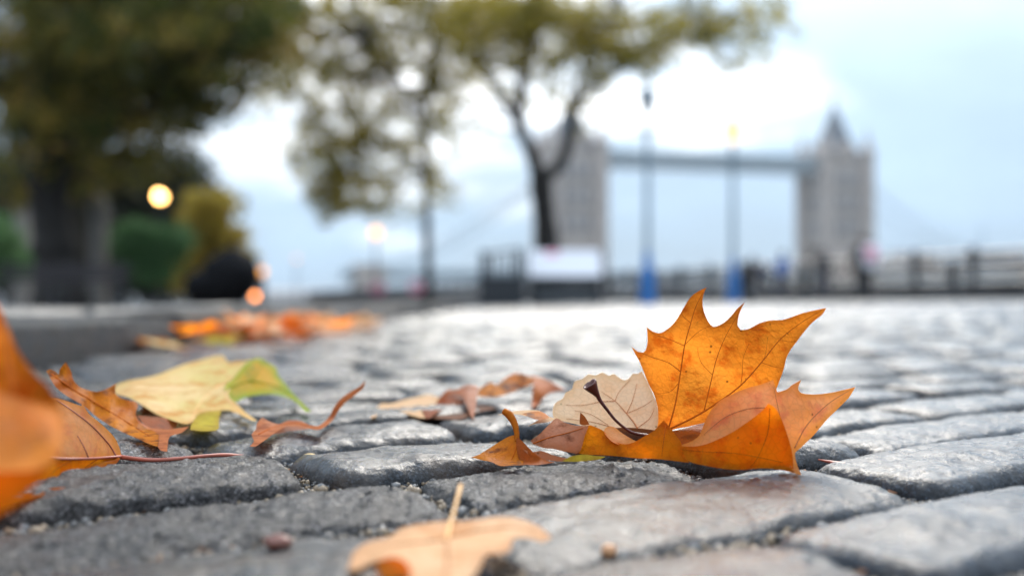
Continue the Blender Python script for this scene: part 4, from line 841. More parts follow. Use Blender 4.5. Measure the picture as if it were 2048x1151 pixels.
for a in ((1780, 440, 22, 15, 14, WB, 'grey block on the far bank just right of the bridge', 4), (1838, 445, 18, 18, 14, WA, 'brick block with pitched roof on the far bank', 5), (1890, 440, 20, 12, 14, WC, 'low pale block on the far bank', 0),
          (1978, 440, 12, 22, 12, WB, 'slim grey tower block with a mast on the far bank', 0, 13), (2020, 448, 20, 17, 14, WA, 'brick warehouse near the right edge on the far bank', 5), (1935, 450, 22, 14, 14, WB, 'grey warehouse left of the mast on the far bank', 4),
          (1560, 460, 26, 11, 14, WC, 'low pale block seen under the bridge walkways', 3), (1430, 460, 30, 9, 14, WC, 'long low pale block seen under the bridge at left', 0), (1330, 465, 26, 11, 14, WB, 'grey block seen between the lamp columns', 3)): building(*a)
def boat(px, D, L, label):
    e = empty('moored_boat', (gx(px, D), D, -5)); tag(e, label, 'boat'); h = MB()
    sec = [(-L / 2, .9), (-L / 4, 1.5), (0, 1.6), (L / 4, 1.4), (L / 2, .05)]; v = []
    for x_, w_ in sec: v += [(x_, -w_ * .6, -.2), (x_, -w_, 1.4), (x_, w_, 1.4), (x_, w_ * .6, -.2)]
    f = [(4 * i + a, 4 * i + 4 + a, 4 * i + 4 + (a + 1) % 4, 4 * i + (a + 1) % 4) for i in range(4) for a in range(4)] + [(3, 2, 1, 0), (16, 17, 18, 19)]
    h.add(v, f); h.build('hull', M['white'], e); MB().box(-L / 4, L / 8, -1, 1, 1.38, 3).build('cabin', M['bridgeblue'], e); MB().tube([(0, 0, 2.9), (0, 0, 7)], [.09, .04], 6).build('mast', M['white'], e)
boat(1935, 120, 14, 'white launch moored on the river behind the right railing'); boat(1800, 150, 12, 'small white boat on the river right of the person with the pink bag')

# ---------------------------------------------------------------- quay railing
rail = empty('quay_railing', (QA.x, QA.y, 0)); tag(rail, 'black iron railing along the quay edge', 'railing')
pm = MB().lathe([(.12, -.05), (.12, .12), (.075, .16), (.085, 1.25), (.12, 1.28), (.12, 1.38), (.06, 1.44)], 8); po = pm.build('post', M['black'], None, True); pmesh = po.data; bpy.data.objects.remove(po)
tl = 0; rl = {.20: MB(), .46: MB(), .72: MB(), .98: MB(), 1.26: MB()}; inf = MB(); prev = None; OFF = qn * .35
t_ = -26
while t_ < 64:
    p = quay(t_) + OFF; zg = G(p.x, p.y) - .003
    o = link(bpy.data.objects.new('post', pmesh), rail); o.location = (p.x - QA.x, p.y - QA.y, zg)
    if prev is not None:
        for h_, b_ in rl.items(): b_.bar((prev[0] - QA.x, prev[1] - QA.y, prev[2] + h_), (p.x - QA.x, p.y - QA.y, zg + h_), .05)
        for q in range(1, 12):
            u = q / 12; x_ = prev[0] + (p.x - prev[0]) * u - QA.x; y_ = prev[1] + (p.y - prev[1]) * u - QA.y; z_ = prev[2] + (zg - prev[2]) * u
            inf.bar((x_, y_, z_ + .18), (x_, y_, z_ + 1.26), .022)
    prev = (p.x, p.y, zg); t_ += 2.0
for h_, b_ in rl.items(): b_.build('rail', M['black'], rail)
ub = MB(); ua = quay(-60) + qn * .6; uc = quay(70) + qn * .6; ue = quay(70) + qn * .1; ug = quay(-60) + qn * .1
ub.add([(p_.x - QA.x, p_.y - QA.y, G(p_.x, p_.y) + h_) for h_ in (-.02, .36) for p_ in (ua, uc, ue, ug)], [(0, 3, 2, 1), (4, 5, 6, 7), (0, 1, 5, 4), (1, 2, 6, 5), (2, 3, 7, 6), (3, 0, 4, 7)]); ub.build('plinth', plain('dark_plinth_stone', (.035, .035, .037), .8, scale=2), rail)
o = inf.build('balusters', M['black'], rail); o['kind'] = 'stuff'
def lifebuoy(px, D, label):
    e = empty('lifebuoy_stand', (gx(px, D), D, G(gx(px, D), D))); tag(e, label, 'lifebuoy', 'lifebuoys by the far railing')
    MB().box(-.04, .04, .05, .1, 0, 1.3).build('post', M['black'], e)
    v = []; f = []; n, m = 20, 8
    for i in range(n):
        a = 2 * math.pi * i / n
        for j in range(m): b = 2 * math.pi * j / m; r = .30 + .07 * math.cos(b); v.append((r * math.cos(a), .07 * math.sin(b) - .02, 1.0 + r * math.sin(a)))
    for i in range(n):
        for j in range(m): f.append((i * m + j, ((i + 1) % n) * m + j, ((i + 1) % n) * m + (j + 1) % m, i * m + (j + 1) % m))
    mesh('ring', v, f, M['pink'], e)
lifebuoy(755, 62, 'pink-red lifebuoy by the far railing left of the slim tree'); lifebuoy(833, 58, 'pink-red lifebuoy by the far railing beside the slim tree trunk')

# ---------------------------------------------------------------- lamps
M['lamp_warm'] = plain('lit_lantern_glass', (0.3, 0.2, 0.1), 0.6, emit=((1.0, 0.58, 0.24), 0.8), spec=0.1)
def lamp_column(px, D, ztop, lit, label, r=.055):
    x = gx(px, D); g = G(x, D); H = CAMH + ztop - g; e = empty('lamp_column', (x, D, g)); tag(e, label, 'lamp', 'lamp columns on the quay')
    MB().lathe([(.20, -.02), (.20, .12), (.17, .16), (.17, .62), (.14, .70), (.12, .85), (.10, 1.05), (.085, 1.22)], 10).build('base', M['blue'], e)
    MB().lathe([(r * 1.2, 1.21), (r, 1.4), (r * .85, H - 1.0), (r * 1.3, H - .95), (r * 1.3, H - .88), (r * .8, H - .8), (r * .8, H - .42)], 10).build('column', M['grey_iron'], e)
    b = MB().tube([(-.32, 0, H - .85), (.32, 0, H - .85)], .02, 6).build('ladder_bar', M['grey_iron'], e)
    ln = MB().lathe([(.13, H - .42), (.25, H - .02), (.24, H)], 6).build('lantern', M['lamp_warm'] if lit else M['clear'], e)
    MB().lathe([(.27, H + .002), (.25, H + .04), (.10, H + .16), (.04, H + .2), (.03, H + .34)], 6).build('lantern_roof', M['grey_iron'], ln)
lamp_column(1295, 23, 4.55, False, 'unlit lamp column with blue base, left of the two', .07); lamp_column(1466, 27, 4.45, True, 'lit lamp column with blue base, right of the two', .07)
def globe_lamp(px, py, D, label, r=.15, mat='lamp'):
    x = gx(px, D); g = G(x, D); zc = at(px, py, D).z - g; e = empty('street_lamp', (x, D, g)); tag(e, label, 'lamp')
    MB().lathe([(.11, -.02), (.11, .3), (.05, .4), (.04, zc - r - .1), (.09, zc - r - .06), (.09, zc - r)], 8).build('post', M['black'], e)
    MB().lathe([(r * math.sin(a), zc - r * math.cos(a)) for a in np.linspace(.35, 2.9, 9)], 12).build('globe', M[mat], e, True); MB().lathe([(r * .4, zc + r * .93), (r * .2, zc + r * 1.3)], 8).build('cap', M['black'], e)
globe_lamp(320, 392, 30, 'bright warm lamp under the big tree at left', .16); globe_lamp(752, 465, 40, 'warm lamp left of the slim tree trunk', .22, 'lamp_soft')
globe_lamp(593, 517, 70, 'faint far lamp low in the sky gap', .12, 'lamp_soft')
def bollard_light(px, py, D, label, r, mat):
    x = gx(px, D); g = G(x, D) + KH; zc = at(px, py, D).z - g; e = empty('bollard_light', (x, D, g)); tag(e, label, 'lamp')
    MB().lathe([(r * .9, -.02), (r * .9, zc - r), ], 10).build('post', M['black'], e); MB().lathe([(r, zc - r + .002), (r, zc + r)], 10).build('light_band', M[mat], e); MB().lathe([(r * 1.05, zc + r + .002), (r * .5, zc + r * 1.5)], 10).build('cap', M['black'], e)
bollard_light(523, 543, 26, 'lit bollard right of the black sacks', .10, 'lamp_soft'); bollard_light(510, 592, 13, 'low amber marker light at the foot of the black sacks', .030, 'amber')

# ---------------------------------------------------------------- trees
def tree(name, label, base, D, px0, trunk, limbs, blobs, nleaf, leaf, mat, bark, cat='tree', group=None, dy=2.2, droop=.3, seed=1, clump=.45, per=42):
    rs = np.random.default_rng(seed); x0 = gx(px0, D); g = G(x0, D); O = Vector((x0, D, g - .02)); e = empty(name, O); tag(e, label, cat, group)
    def P(px, py, dd=0): return at(px, py, D + dd) - O
    if trunk:
        pts = catmull([P(*t[:2], t[3] if len(t) > 3 else 0) for t in trunk], 5); rr = np.interp(np.linspace(0, 1, len(pts)), np.linspace(0, 1, len(trunk)), [t[2] for t in trunk])
        pts[0] = Vector((pts[0].x, pts[0].y, -.05)); rr = rr * (1 + .06 * rs.normal(size=len(rr))); tr = MB().tube(pts, list(rr), 12).build('trunk', bark, e, True)
        for lb in limbs:
            pts = catmull([P(*t[:2], t[3] if len(t) > 3 else 0) for t in lb], 5); rr = np.interp(np.linspace(0, 1, len(pts)), np.linspace(0, 1, len(lb)), [t[2] for t in lb]); MB().tube(pts, list(rr), 8).build('limb', bark, e, True)
    # leaves in clumps through the crown
    area = np.array([b[2] * b[3] * (b[5] if len(b) > 5 else 1) for b in blobs], float); area /= area.sum(); C = []
    nc = max(1, nleaf // per)
    pick = rs.choice(len(blobs), nc, p=area)
    for bi in pick:
        b = blobs[bi]
        v = rs.normal(size=3); v /= np.linalg.norm(v); v *= rs.uniform(0, 1) ** (1 / 2.6)
        dd = (b[4] if len(b) > 4 else 0) + v[1] * dy; p = at(b[0] + v[0] * b[2], b[1] + v[2] * b[3], D + dd) - O; C.append(p)
    C = np.array([tuple(c) for c in C]); n = nc * per
    if limbs:                                # fine twigs reach from the limbs to the leaf clumps
        sk = np.array([tuple(p_) for lb in limbs + [trunk[3:]] for p_ in catmull([P(*t[:2], t[3] if len(t) > 3 else 0) for t in lb], 6)]); tb = MB()
        for c_ in C[rs.permutation(nc)[:int(nc * .35)]]:
            dd_ = np.linalg.norm(sk - c_, axis=1) + np.maximum(0, sk[:, 2] - c_[2]) * 1.5; s0 = sk[dd_.argmin()]
            if np.linalg.norm(s0 - c_) > 3.2: continue
            md = (s0 + c_) / 2 + rs.normal(size=3) * .12 + np.array([0, 0, .1]); tb.tube([s0, md, c_], [.03, .018, .007], 4, False)
        tb.build('twigs', bark, e, True)['kind'] = 'stuff'
    ctr = np.repeat(C, per, 0) + rs.normal(size=(n, 3)) * clump * np.array([1, 1, .7])
    tone = np.repeat(rs.uniform(0, 1, nc), per) * .65 + rs.uniform(0, .35, n)
    a = rs.normal(size=(n, 3)); a /= np.linalg.norm(a, axis=1)[:, None]; b = np.cross(a, rs.normal(size=(n, 3))); b /= np.linalg.norm(b, axis=1)[:, None]; c = np.cross(a, b)
    s = leaf * rs.uniform(.6, 1.25, (n, 1))
    q = np.stack([ctr - a * s, ctr + b * s * .75 + c * s * .15, ctr + a * s, ctr - b * s * .75 + c * s * .15], 1).reshape(-1, 3)
    q[:, 2] = np.maximum(q[:, 2], .03)
    o = mesh('crown', q, np.arange(4 * n).reshape(-1, 4), mat, e, False)
    at_ = o.data.attributes.new('tone', 'FLOAT', 'POINT'); at_.data.foreach_set('value', np.repeat(tone, 4).astype(np.float32)); return e
FD = foliage('dark_autumn_foliage', [(.030, .055, .014), (.070, .090, .014), (.20, .16, .025), (.40, .24, .05)], .5)
FO = foliage('olive_autumn_foliage', [(.12, .125, .015), (.25, .215, .026), (.40, .31, .045), (.56, .42, .09)], .55)
FY = foliage('yellow_olive_foliage', [(.38, .31, .05), (.56, .43, .08), (.66, .48, .11)], .55)
FG = foliage('evergreen_foliage', [(.05, .13, .05), (.12, .25, .09), (.22, .36, .16)], .4)
FX = foliage('dark_evergreen_foliage', [(.010, .015, .007), (.02, .024, .010), (.035, .03, .012)], .2)  # very dark evergreen leaf tones
tree('plane_tree', 'big dark plane tree with thick trunk filling the upper left', 0, 22, 118, [(122, 620, .75), (118, 560, .52), (108, 480, .44), (95, 400, .42), (88, 300, .42), (86, 200, .36), (96, 60, .28), (110, -140, .16)],
     [[(90, 330, .26), (150, 290, .2), (230, 255, .15), (330, 190, .09, -1), (440, 120, .05, -2)], [(88, 300, .24), (40, 220, .16, -1), (-40, 140, .1, -2)], [(90, 180, .2), (180, 60, .14, 1), (300, -60, .08, 2)]],
     [(90, 60, 230, 150, 0, 1.5), (300, 60, 230, 130, -1, 1.5), (430, 90, 150, 110, -1, 1.1), (250, 230, 190, 95, 0, 1.0), (60, 250, 170, 100, 0, .8), (380, 210, 90, 75, 0), (300, 330, 100, 50, 0, .7), (250, -120, 420, 160, 0, 1.0), (30, 370, 110, 50, 1, .6), (480, 30, 120, 100, -1, 1.1), (530, 110, 60, 60, -1, .5), (450, 170, 70, 60, -1, .6)], 38000, .08, FD, M['bark'], seed=3, dy=3.2, clump=.20, per=32)
tree('plane_tree', 'slender second trunk beside the big dark tree', 0, 25, 160, [(172, 612, .22), (166, 540, .17), (152, 460, .15), (140, 380, .13), (135, 250, .1)], [], [(150, 200, 130, 90, 0), (120, 330, 90, 50, 0)], 5000, .11, FD, M['bark_l'], seed=4)
tree('plane_tree', 'slim olive-leaved tree with thin trunk left of centre', 0, 30, 855, [(858, 605, .17), (856, 540, .13), (853, 420, .12), (850, 300, .12), (852, 190, .10), (866, 80, .07), (880, -60, .05)],
     [[(850, 270, .08), (800, 160, .06, -1), (740, 80, .04, -2)], [(852, 200, .07), (900, 120, .05, 1), (960, 30, .03, 2)], [(852, 330, .05), (760, 300, .035), (680, 330, .02)]],
     [(660, 300, 100, 90, 0, 1.0), (720, 380, 90, 55, 0, 1.0), (650, 400, 40, 60, 0, 1.0), (780, 230, 110, 80, 0, .75), (640, 180, 90, 70, 0, .55), (750, 120, 130, 70, 0, .5), (850, 100, 120, 90, 0, .5), (700, 20, 160, 70, 0, .7), (900, 20, 130, 70, 0, .9), (560, 60, 80, 90, 0, 1.2), (880, 220, 60, 60, 0, .45), (790, 420, 60, 30, 0, .55), (880, 380, 50, 40, 0, .35), (700, -60, 260, 60, 0, .5), (600, 120, 80, 90, 0, .8), (690, 110, 90, 80, 0, .6), (820, 330, 70, 50, 0, .5), (930, 150, 60, 80, 0, .6), (540, 190, 40, 50, 0, .4)], 35000, .062, FO, M['bark'], seed=5, dy=3, clump=.125, per=22)
tree('plane_tree', 'forked plane tree with dark limbs in front of the bridge tower', 0, 26, 1092, [(1098, 610, .42), (1095, 540, .34), (1092, 460, .30), (1084, 390, .28), (1080, 345, .27)],
     [[(1082, 370, 0.210), (1060, 300, 0.182), (1038, 235, 0.175), (1048, 150, 0.154), (1068, 60, 0.126), (1085, -80, 0.084)], [(1038, 240, 0.140), (995, 190, 0.112, .5), (965, 120, 0.084, 1), (930, 40, 0.056, 1.5)], [(1080, 360, 0.196), (1118, 330, 0.168), (1138, 280, 0.154), (1150, 210, 0.119), (1200, 165, 0.084, -.5), (1290, 110, 0.063, -1), (1400, 70, 0.035, -1.5)], [(1150, 215, 0.084), (1170, 120, 0.070), (1230, 20, 0.042)]],
     [(1000, 20, 120, 60, 0, .9), (1110, 20, 110, 50, 0, .9), (1150, 110, 80, 60, 0, .5), (1260, 60, 120, 60, -1, .55), (1280, 120, 60, 40, 0, .45), (1390, 30, 110, 40, -1, .3), (1500, 20, 80, 40, -1, .2), (1500, 110, 70, 50, -1, .12), (980, 110, 70, 60, 0, .4), (1170, 220, 40, 50, 0, .55), (1190, 160, 50, 40, 0, .4), (1215, 110, 60, 40, 0, .4), (900, 300, 60, 50, 1, .18), (1200, -60, 350, 50, 0, .4), (1060, 80, 110, 70, 0, .8), (960, 60, 80, 70, 0, .6), (1180, 60, 90, 60, 0, .6), (1330, 70, 110, 60, -1, .35), (1450, 70, 90, 60, -1, .2), (1540, 50, 60, 60, -1, .25), (1010, 160, 60, 40, 0, .3), (930, 230, 60, 60, 1, .3), (1100, 180, 60, 60, 0, .25)], 20500, .058, FO, M['bark'], seed=6, dy=3.0, clump=.12, per=20)
def shrub(label, px, D, blobs, n, leaf, mat, seed, group=None, dy=.8):
    rs = random.Random(seed); blobs = [(b[0] + rs.uniform(-.6, .6) * b[2], b[1] + rs.uniform(-.6, .55) * b[3], b[2] * rs.uniform(.25, .6), b[3] * rs.uniform(.25, .6)) for b in blobs for _ in range(7)]
    tree('shrub', label, 0, D, px, [(px, 606, .05), (px, 560, .04)], [], blobs, n, leaf, mat, M['bark'], 'shrub', group, dy=dy, seed=seed, clump=.16, per=30)
shrub('rounded green shrub left of the yellow bush', 300, 24, [(300, 515, 68, 62), (270, 480, 40, 40), (330, 490, 45, 45)], 9000, .06, FG, 7)
shrub('green shrub at the left edge behind the bench', 20, 26, [(10, 500, 60, 60), (-30, 470, 60, 70), (45, 530, 40, 40)], 7000, .06, FG, 8)
shrub('tall rounded yellow-olive bush behind the black sacks', 440, 27, [(440, 480, 72, 78), (430, 430, 55, 45), (460, 540, 60, 45), (390, 540, 50, 50)], 11000, .065, FY, 9, dy=1.0)
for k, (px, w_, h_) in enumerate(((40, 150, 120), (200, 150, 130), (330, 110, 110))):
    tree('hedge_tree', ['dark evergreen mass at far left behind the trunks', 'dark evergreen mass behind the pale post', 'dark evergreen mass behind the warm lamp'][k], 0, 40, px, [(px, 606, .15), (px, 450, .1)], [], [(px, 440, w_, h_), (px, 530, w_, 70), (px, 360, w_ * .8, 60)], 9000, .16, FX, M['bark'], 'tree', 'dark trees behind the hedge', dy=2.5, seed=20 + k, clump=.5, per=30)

# ---------------------------------------------------------------- bench, post, sacks, board, bin
bx, by = gx(118, 18), 18; bench = empty('park_bench', (bx, by, G(bx, by) + KH - .006), R(4)); tag(bench, 'dark wooden bench in front of the big tree trunk', 'bench')
for i in range(4): MB().box(-1.15, 1.15, -.30 + i * .125, -.20 + i * .125, .42, .45).build('seat_slat', M['wood'], bench)
for i in range(3): MB().box(-1.15, 1.15, .22 + i * .02, .25 + i * .02, .52 + i * .11, .60 + i * .11).build('back_slat', M['wood'], bench)
for sx in (-1.05, 0, 1.05):
    MB().box(sx - .035, sx + .035, -.30, -.23, 0, .418).box(sx - .035, sx + .035, .20, .27, 0, .418).box(sx - .034, sx + .034, -.30, .27, .36, .417).build('leg', M['black'], bench)
    MB().tube([(sx, .30, .40), (sx, .34, .86)], .03, 6).build('back_post', M['black'], bench)
for sx in (-1.05, 1.05): MB().tube([(sx, -.28, .42), (sx, -.28, .64), (sx, .28, .66)], .025, 6).build('armrest', M['black'], bench)
xx = gx(197, 25); post = empty('stone_post', (xx, 25, G(xx, 25) + KH - .01)); tag(post, 'pale grey stone post between trunk and green shrub', 'post')
MB().box(-.19, .19, -.19, .19, 0, 2.3).build('shaft', M['palestone'], post); MB().box(-.25, .25, -.25, .25, 2.302, 2.42).lathe([(.24, 2.42), (.26, 2.6), (.16, 2.8), (.03, 2.86)], 10).build('cap', M['palestone'], post)
xx = gx(45, 30); post = empty('stone_post', (xx, 30, G(xx, 30) + KH - .01)); tag(post, 'pale grey stone post left of the big trunk', 'post')
MB().box(-.2, .2, -.2, .2, 0, 3.0).build('shaft', M['palestone'], post); MB().box(-.26, .26, -.26, .26, 3.002, 3.14).lathe([(.24, 3.14), (.26, 3.3), (.03, 3.5)], 10).build('cap', M['palestone'], post)
def sack(px, D, w_, h_, label, seed, lean):
    x = gx(px, D); e = empty('refuse_sack', (x, D, G(x, D) + KH - .012)); tag(e, label, 'sack', 'black sacks on the pavement'); v = []; f = []; n, m = 28, 18
    for j in range(m):
        u = j / (m - 1); r = (math.sin(min(1, u * 1.25 + .30) * math.pi * .5) if u < .55 else 1) * (1 - max(0, (u - .5) / .5) ** 2.8 * .86); zz = h_ * u
        for i in range(n):
            a = 2 * math.pi * i / n; v.append((w_ / 2 * r * math.cos(a) + lean * u * u, w_ / 2 * .8 * r * math.sin(a), zz))
    v = np.array(v); nn = v / w_; v[:, :2] *= (1 + .22 * fbm(nn * 3.2, 2, seed) + .06 * vnoise(nn * 13, seed + 2) + .03 * np.sin(np.arctan2(nn[:, 1], nn[:, 0]) * 11 + nn[:, 2] * 9))[:, None]; v[:, 2] += .03 * vnoise(nn * 6, seed + 4) * (v[:, 2] > .03)
    for j in range(m - 1):
        for i in range(n): f.append((j * n + i, j * n + (i + 1) % n, (j + 1) * n + (i + 1) % n, (j + 1) * n + i))
    f.append(tuple(range(n - 1, -1, -1))); mesh('bag', v, f, M['sack'], e)
    MB().lathe([(.045, h_ - .02), (.03, h_ + .02), (.07, h_ + .09), (.05, h_ + .10)], 9, (lean, 0, 0)).build('tied_neck', M['sack'], e)
sack(462, 14, .78, .86, 'taller black refuse sack, right of the pair', 3, .03); sack(412, 14.2, .64, .58, 'lower black refuse sack leaning on the taller one', 8, .04)
D = 22; xx = gx(1130, D); g = G(xx, D); bd = empty('information_board', (xx, D, g)); tag(bd, 'white information board with pink print on a black frame', 'sign')
tilt = Matrix.Rotation(R(-35), 4, 'X')
pn = MB().box(-.80, .80, -.018, .018, -.36, .36); pn.v = [tuple(tilt @ Vector(v) + Vector((0, 0, .92))) for v in pn.v]; pn.build('panel', M['white'], bd)
tilt2 = MB().box(-.42, -.14, -.024, -.0215, .22, .33); tilt2.v = [tuple(tilt @ Vector(v) + Vector((0, 0, .92))) for v in tilt2.v]; tilt2.build('print', M['pink'], bd)
fr = MB().box(-.86, .86, -.04, .04, -.43, -.365).box(-.86, -.805, -.04, .04, -.364, .364).box(.805, .86, -.04, .04, -.364, .364); fr.v = [tuple(tilt @ Vector(v) + Vector((0, 0, .92))) for v in fr.v]; fr.build('frame', M['black'], bd)
for sx in (-.7, .7): MB().box(sx - .06, sx + .06, -.05, .05, -.02, .80).build('leg', M['black'], bd)
MB().box(-.64, .64, -.02, .02, .02, .5).build('backing_plate', plain('dark_grey_plate', (.07, .075, .08), .6), bd)
D = 21.5; xx = gx(1003, D); g = G(xx, D); bn = empty('litter_bin', (xx, D, g)); bn.scale = (1.15, 1, 1.05); tag(bn, 'black litter bin with open slatted top beside the white board', 'bin')
MB().box(-.42, .42, -.30, .30, -.01, .62).build('body', M['black'], bn)
for sx in (-.33, .33):
    for sy in (-.27, .27): MB().box(sx - .055, sx + .055, sy - .055, sy + .055, .581, 1.12).build('corner_post', M['black'], bn)
for i in range(5): MB().box(-.24 + i * .12 - .022, -.24 + i * .12 + .022, -.285, -.265, .581, 1.02).build('slat', M['black'], bn)
rf = MB(); rf.add([(-.38, -.32, 1.03), (.38, -.32, 1.16), (.38, .32, 1.16), (-.38, .32, 1.03), (-.38, -.32, 1.07), (.38, -.32, 1.20), (.38, .32, 1.20), (-.38, .32, 1.07)], [(0, 3, 2, 1), (4, 5, 6, 7), (0, 1, 5, 4), (1, 2, 6, 5), (2, 3, 7, 6), (3, 0, 4, 7)]); rf.build('lid', M['black'], bn)
def bollard(px, D, label):
    x = gx(px, D); e = empty('bollard', (x, D, G(x, D) - .005)); tag(e, label, 'bollard', 'black bollards on the quay')
    MB().lathe([(.17, 0), (.17, .12), (.13, .18), (.11, .75), (.15, .80), (.15, .86), (.11, .90), (.12, .98), (.07, 1.06)], 12).build('shaft', M['black'], e, True); MB().lathe([(.14, .50), (.14, .56)], 12).build('ring', M['black'], e)
bollard(1905, 26, 'black iron bollard near the right edge'); bollard(1610, 26, 'black iron bollard between the seated people and the pink bag'); bollard(1497, 25, 'black iron bollard right of the lit lamp column')

# ---------------------------------------------------------------- people
def person(name_label, px, D, H, yaw, lean, arms, top, bottom, seed=0, hood=None):
    x = gx(px, D); e = empty('person', (x, D, G(x, D)), yaw); tag(e, name_label, 'person', 'people by the railing')
    s = H / 1.75; V = []; E = []; RR = []
    def add(p, r, par=None):
        V.append(Vector(p) * s); RR.append(r * s)
        if par is not None: E.append((par, len(V) - 1))
        return len(V) - 1
    def tl(h, y=0, x=0): return (x, y - math.sin(lean) * (h - .95), .95 + math.cos(lean) * (h - .95))
    pel = add((0, 0, .95), .15); wa = add(tl(1.10), .135, pel); ch = add(tl(1.32), .165, wa); nk0 = add(tl(1.47), .09, ch); nk = add(tl(1.54), .058, nk0)
    hd = add(tl(1.62, -.015), .092, nk); hd2 = add(tl(1.70, -.01), .088, hd); add(tl(1.615, -.115), .018, hd)
    for sx in (-1, 1): add(tl(1.63, 0, sx * .095), .018, hd)
    hands = []
    for sx in (-1, 1):
        sh = add(tl(1.42, 0, sx * .185), .07, ch); (ex, ey, ez), (hx, hy, hz) = arms
        el = add((sx * ex, ey, ez), .05, sh); wr = add((sx * hx, hy, hz), .036, el); d = (V[wr] - V[el]).normalized(); pm_ = V[wr] / s + d * .06; pl_ = add(pm_, .038, wr); hands.append((V[pl_].copy(), d, sx))
        hp = add((sx * .10, 0, .90), .105, pel); kn = add((sx * .12, -.02, .50), .068, hp); an = add((sx * .13, .02, .09), .045, kn); add((sx * .15, -.14, .045), .042, an)
    m = bpy.data.meshes.new('person_skin'); m.from_pydata(V, E, []); o = bpy.data.objects.new('person_skin', m); COL.objects.link(o)
    sk = o.modifiers.new('skin', 'SKIN'); sv = m.skin_vertices[0].data
    for i, r in enumerate(RR): sv[i].radius = (r, r); sv[i].use_root = i == 0
    ss = o.modifiers.new('sub', 'SUBSURF'); ss.levels = 1; ss.render_levels = 1
    dg = bpy.context.evaluated_depsgraph_get(); bm_ = bpy.data.meshes.new_from_object(o.evaluated_get(dg)); v = [tuple(q.co) for q in bm_.vertices]; f = [tuple(q.vertices) for q in bm_.polygons]; bpy.data.objects.remove(o)
    b = MB(); b.v = v; b.f = f; nb_ = len(f)
    for (p, d, sx) in hands:
        side = Vector((1, 0, 0)) if abs(d.x) < .8 else Vector((0, 1, 0)); side = (side - d * side.dot(d)).normalized(); cu = d.cross(side)
        for k, (o_, ln_) in enumerate(((-.030, .068), (-.010, .078), (.010, .074), (.029, .058))): r0 = p + side * o_ * s; b.tube([r0, r0 + d * ln_ * .6 * s + cu * .008, r0 + d * ln_ * s + cu * .026 * s], [.009 * s, .0085 * s, .007 * s], 6)
        b.tube([p - d * .03 * s, p + side * .045 * s * sx, p + side * .055 * s * sx + d * .035 * s], [.011 * s, .010 * s, .008 * s], 6)
    vz = np.array(b.v); mids = []
    hdp = V[hd]; 
    for fi, fc in enumerate(b.f):
        c = vz[list(fc)].mean(0); hand = fi >= nb_ or min((Vector(c) - h_[0]).length for h_ in hands) < .07 * s
        up_ = (Vector(c) - Vector(tl(.95)) * s); al = up_.y * -math.sin(lean) + up_.z * math.cos(lean)
        if hand: mids.append(2)
        elif al > .57 * s: mids.append(2)
        elif c[2] < .11 * s: mids.append(3)
        elif al > -.06 * s or abs(c[0]) > .24 * s: mids.append(0)
        else: mids.append(1)
    mesh('body', b.v, b.f, [top, bottom, M['skin'], M['black_cloth']], e, True, mids)
    hv = []; hf = []; n, mm = 16, 8; hc = V[hd] + (V[hd2] - V[hd]) * .55
    for j in range(mm):
        for i in range(n):
            a = 2 * math.pi * i / n; t__ = (math.pi * .62) * j / (mm - 1); r = .112 * s; q = Vector((r * math.sin(t__) * math.cos(a), r * 1.08 * math.sin(t__) * math.sin(a) + .022 * s, r * 1.12 * math.cos(t__)))
            if q.y < -.03 * s and q.z < .03 * s: q = Vector((q.x, -.03 * s, max(q.z, .02 * s)))
            hv.append(hc + q)
    for j in range(mm - 1):
        for i in range(n): hf.append((j * n + i, (j + 1) * n + i, (j + 1) * n + (i + 1) % n, j * n + (i + 1) % n))
    mesh('hair' if hood is None else 'hood', hv, hf, hood or M['hair'], e); return e
rest = ((.25, -.02, 1.14), (.23, -.14, .90)); fwd = ((.24, -.22, 1.10), (.16, -.45, 1.12))
p1 = person('person in black with a pink and white backpack at the railing', 1728, 27, 1.76, R(190), .06, rest, M['black_cloth'], M['black_cloth'])
p1.scale = (1.4, 1.15, 1); xx = gx(1733, 27); pk = empty('backpack', (xx, 26.7, G(xx, 26.7) + .72)); tag(pk, 'pink and white backpack worn by the person in black', 'backpack')
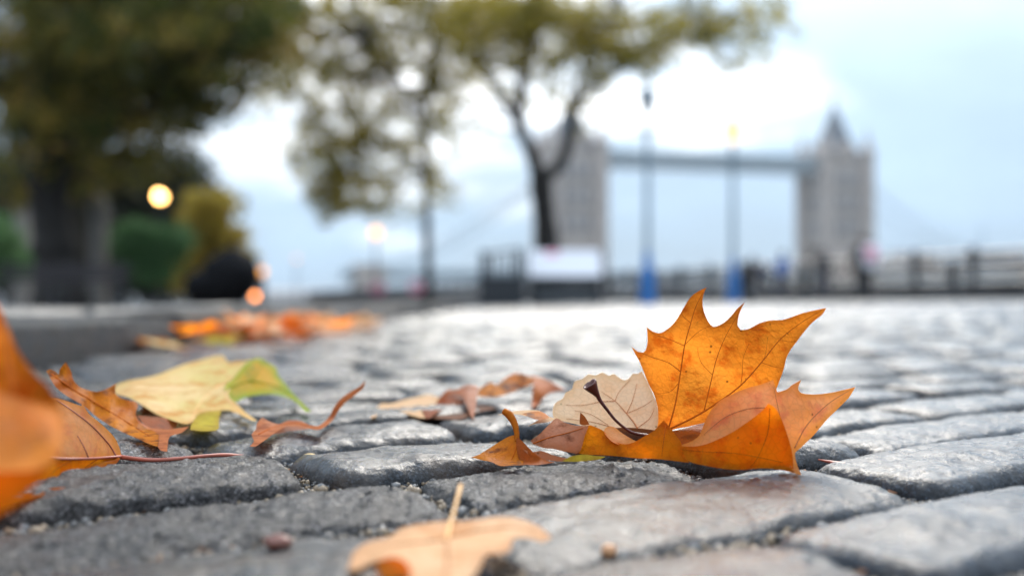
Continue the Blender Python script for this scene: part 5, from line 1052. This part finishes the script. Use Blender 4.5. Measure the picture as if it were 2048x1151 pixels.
def pouch(b, w_, d_, h_, z0, y0):
    v = []; f = []; n, m = 20, 9
    for j in range(m):
        u = j / (m - 1); r = math.sin(math.pi * (.12 + .76 * u)) ** .35 if 0 < j < m - 1 else .55
        for i in range(n):
            a = 2 * math.pi * i / n; ca, sa = math.cos(a), math.sin(a); q = (abs(ca) ** 3 + abs(sa) ** 3) ** (-1 / 3); v.append((w_ / 2 * r * q * ca, y0 + d_ / 2 * r * q * sa, z0 + h_ * u))
    for j in range(m - 1):
        for i in range(n): f.append((j * n + i, j * n + (i + 1) % n, (j + 1) * n + (i + 1) % n, (j + 1) * n + i))
    f += [tuple(range(n - 1, -1, -1)), tuple(range((m - 1) * n, m * n))]; return b.add(v, f)
pouch(MB(), .48, .22, .68, .12, 0).build('bag', M['white_cloth'], pk, True); pouch(MB(), .36, .12, .40, .34, -.08).build('front_pocket', M['pink_cloth'], pk, True)
for sx in (-.14, .14): MB().tube([(sx, .08, .75), (sx, .20, .82), (sx, .34, .70), (sx, .30, .45), (sx, .08, .30)], .022, 6).build('strap', M['white_cloth'], pk, True)
person('person in a blue jacket leaning forward by the railing', 1562, 30, 1.55, R(150), .35, fwd, M['blue_cloth'], M['navy_cloth'])
person('person in dark navy leaning beside the one in blue', 1532, 31, 1.35, R(200), .5, fwd, M['navy_cloth'], M['grey_cloth'])
person('person in dark grey standing left of the far bridge tower', 1648, 31, 1.62, R(170), .15, fwd, M['grey_cloth'], M['navy_cloth'])
person('person in brown behind the right lamp column', 1506, 33, 1.5, R(185), .12, rest, M['brown_cloth'], M['black_cloth'])

# ---------------------------------------------------------------- damp river air
hz = MB().box(-760, 960, -80, 760, -7.5, 75).build('haze', M['white']); hz.data.materials.clear()
k = NT('river_haze'); vol = k.n('ShaderNodeVolumePrincipled', {'Color': (0.82, 0.88, 0.95, 1), 'Density': 0.00012, 'Anisotropy': 0.3}); k.t.links.new(vol.outputs[0], k.out.inputs['Volume']); hz.data.materials.append(k.m); tag(hz, 'thin pale river haze over the whole quay', None, None, 'stuff')
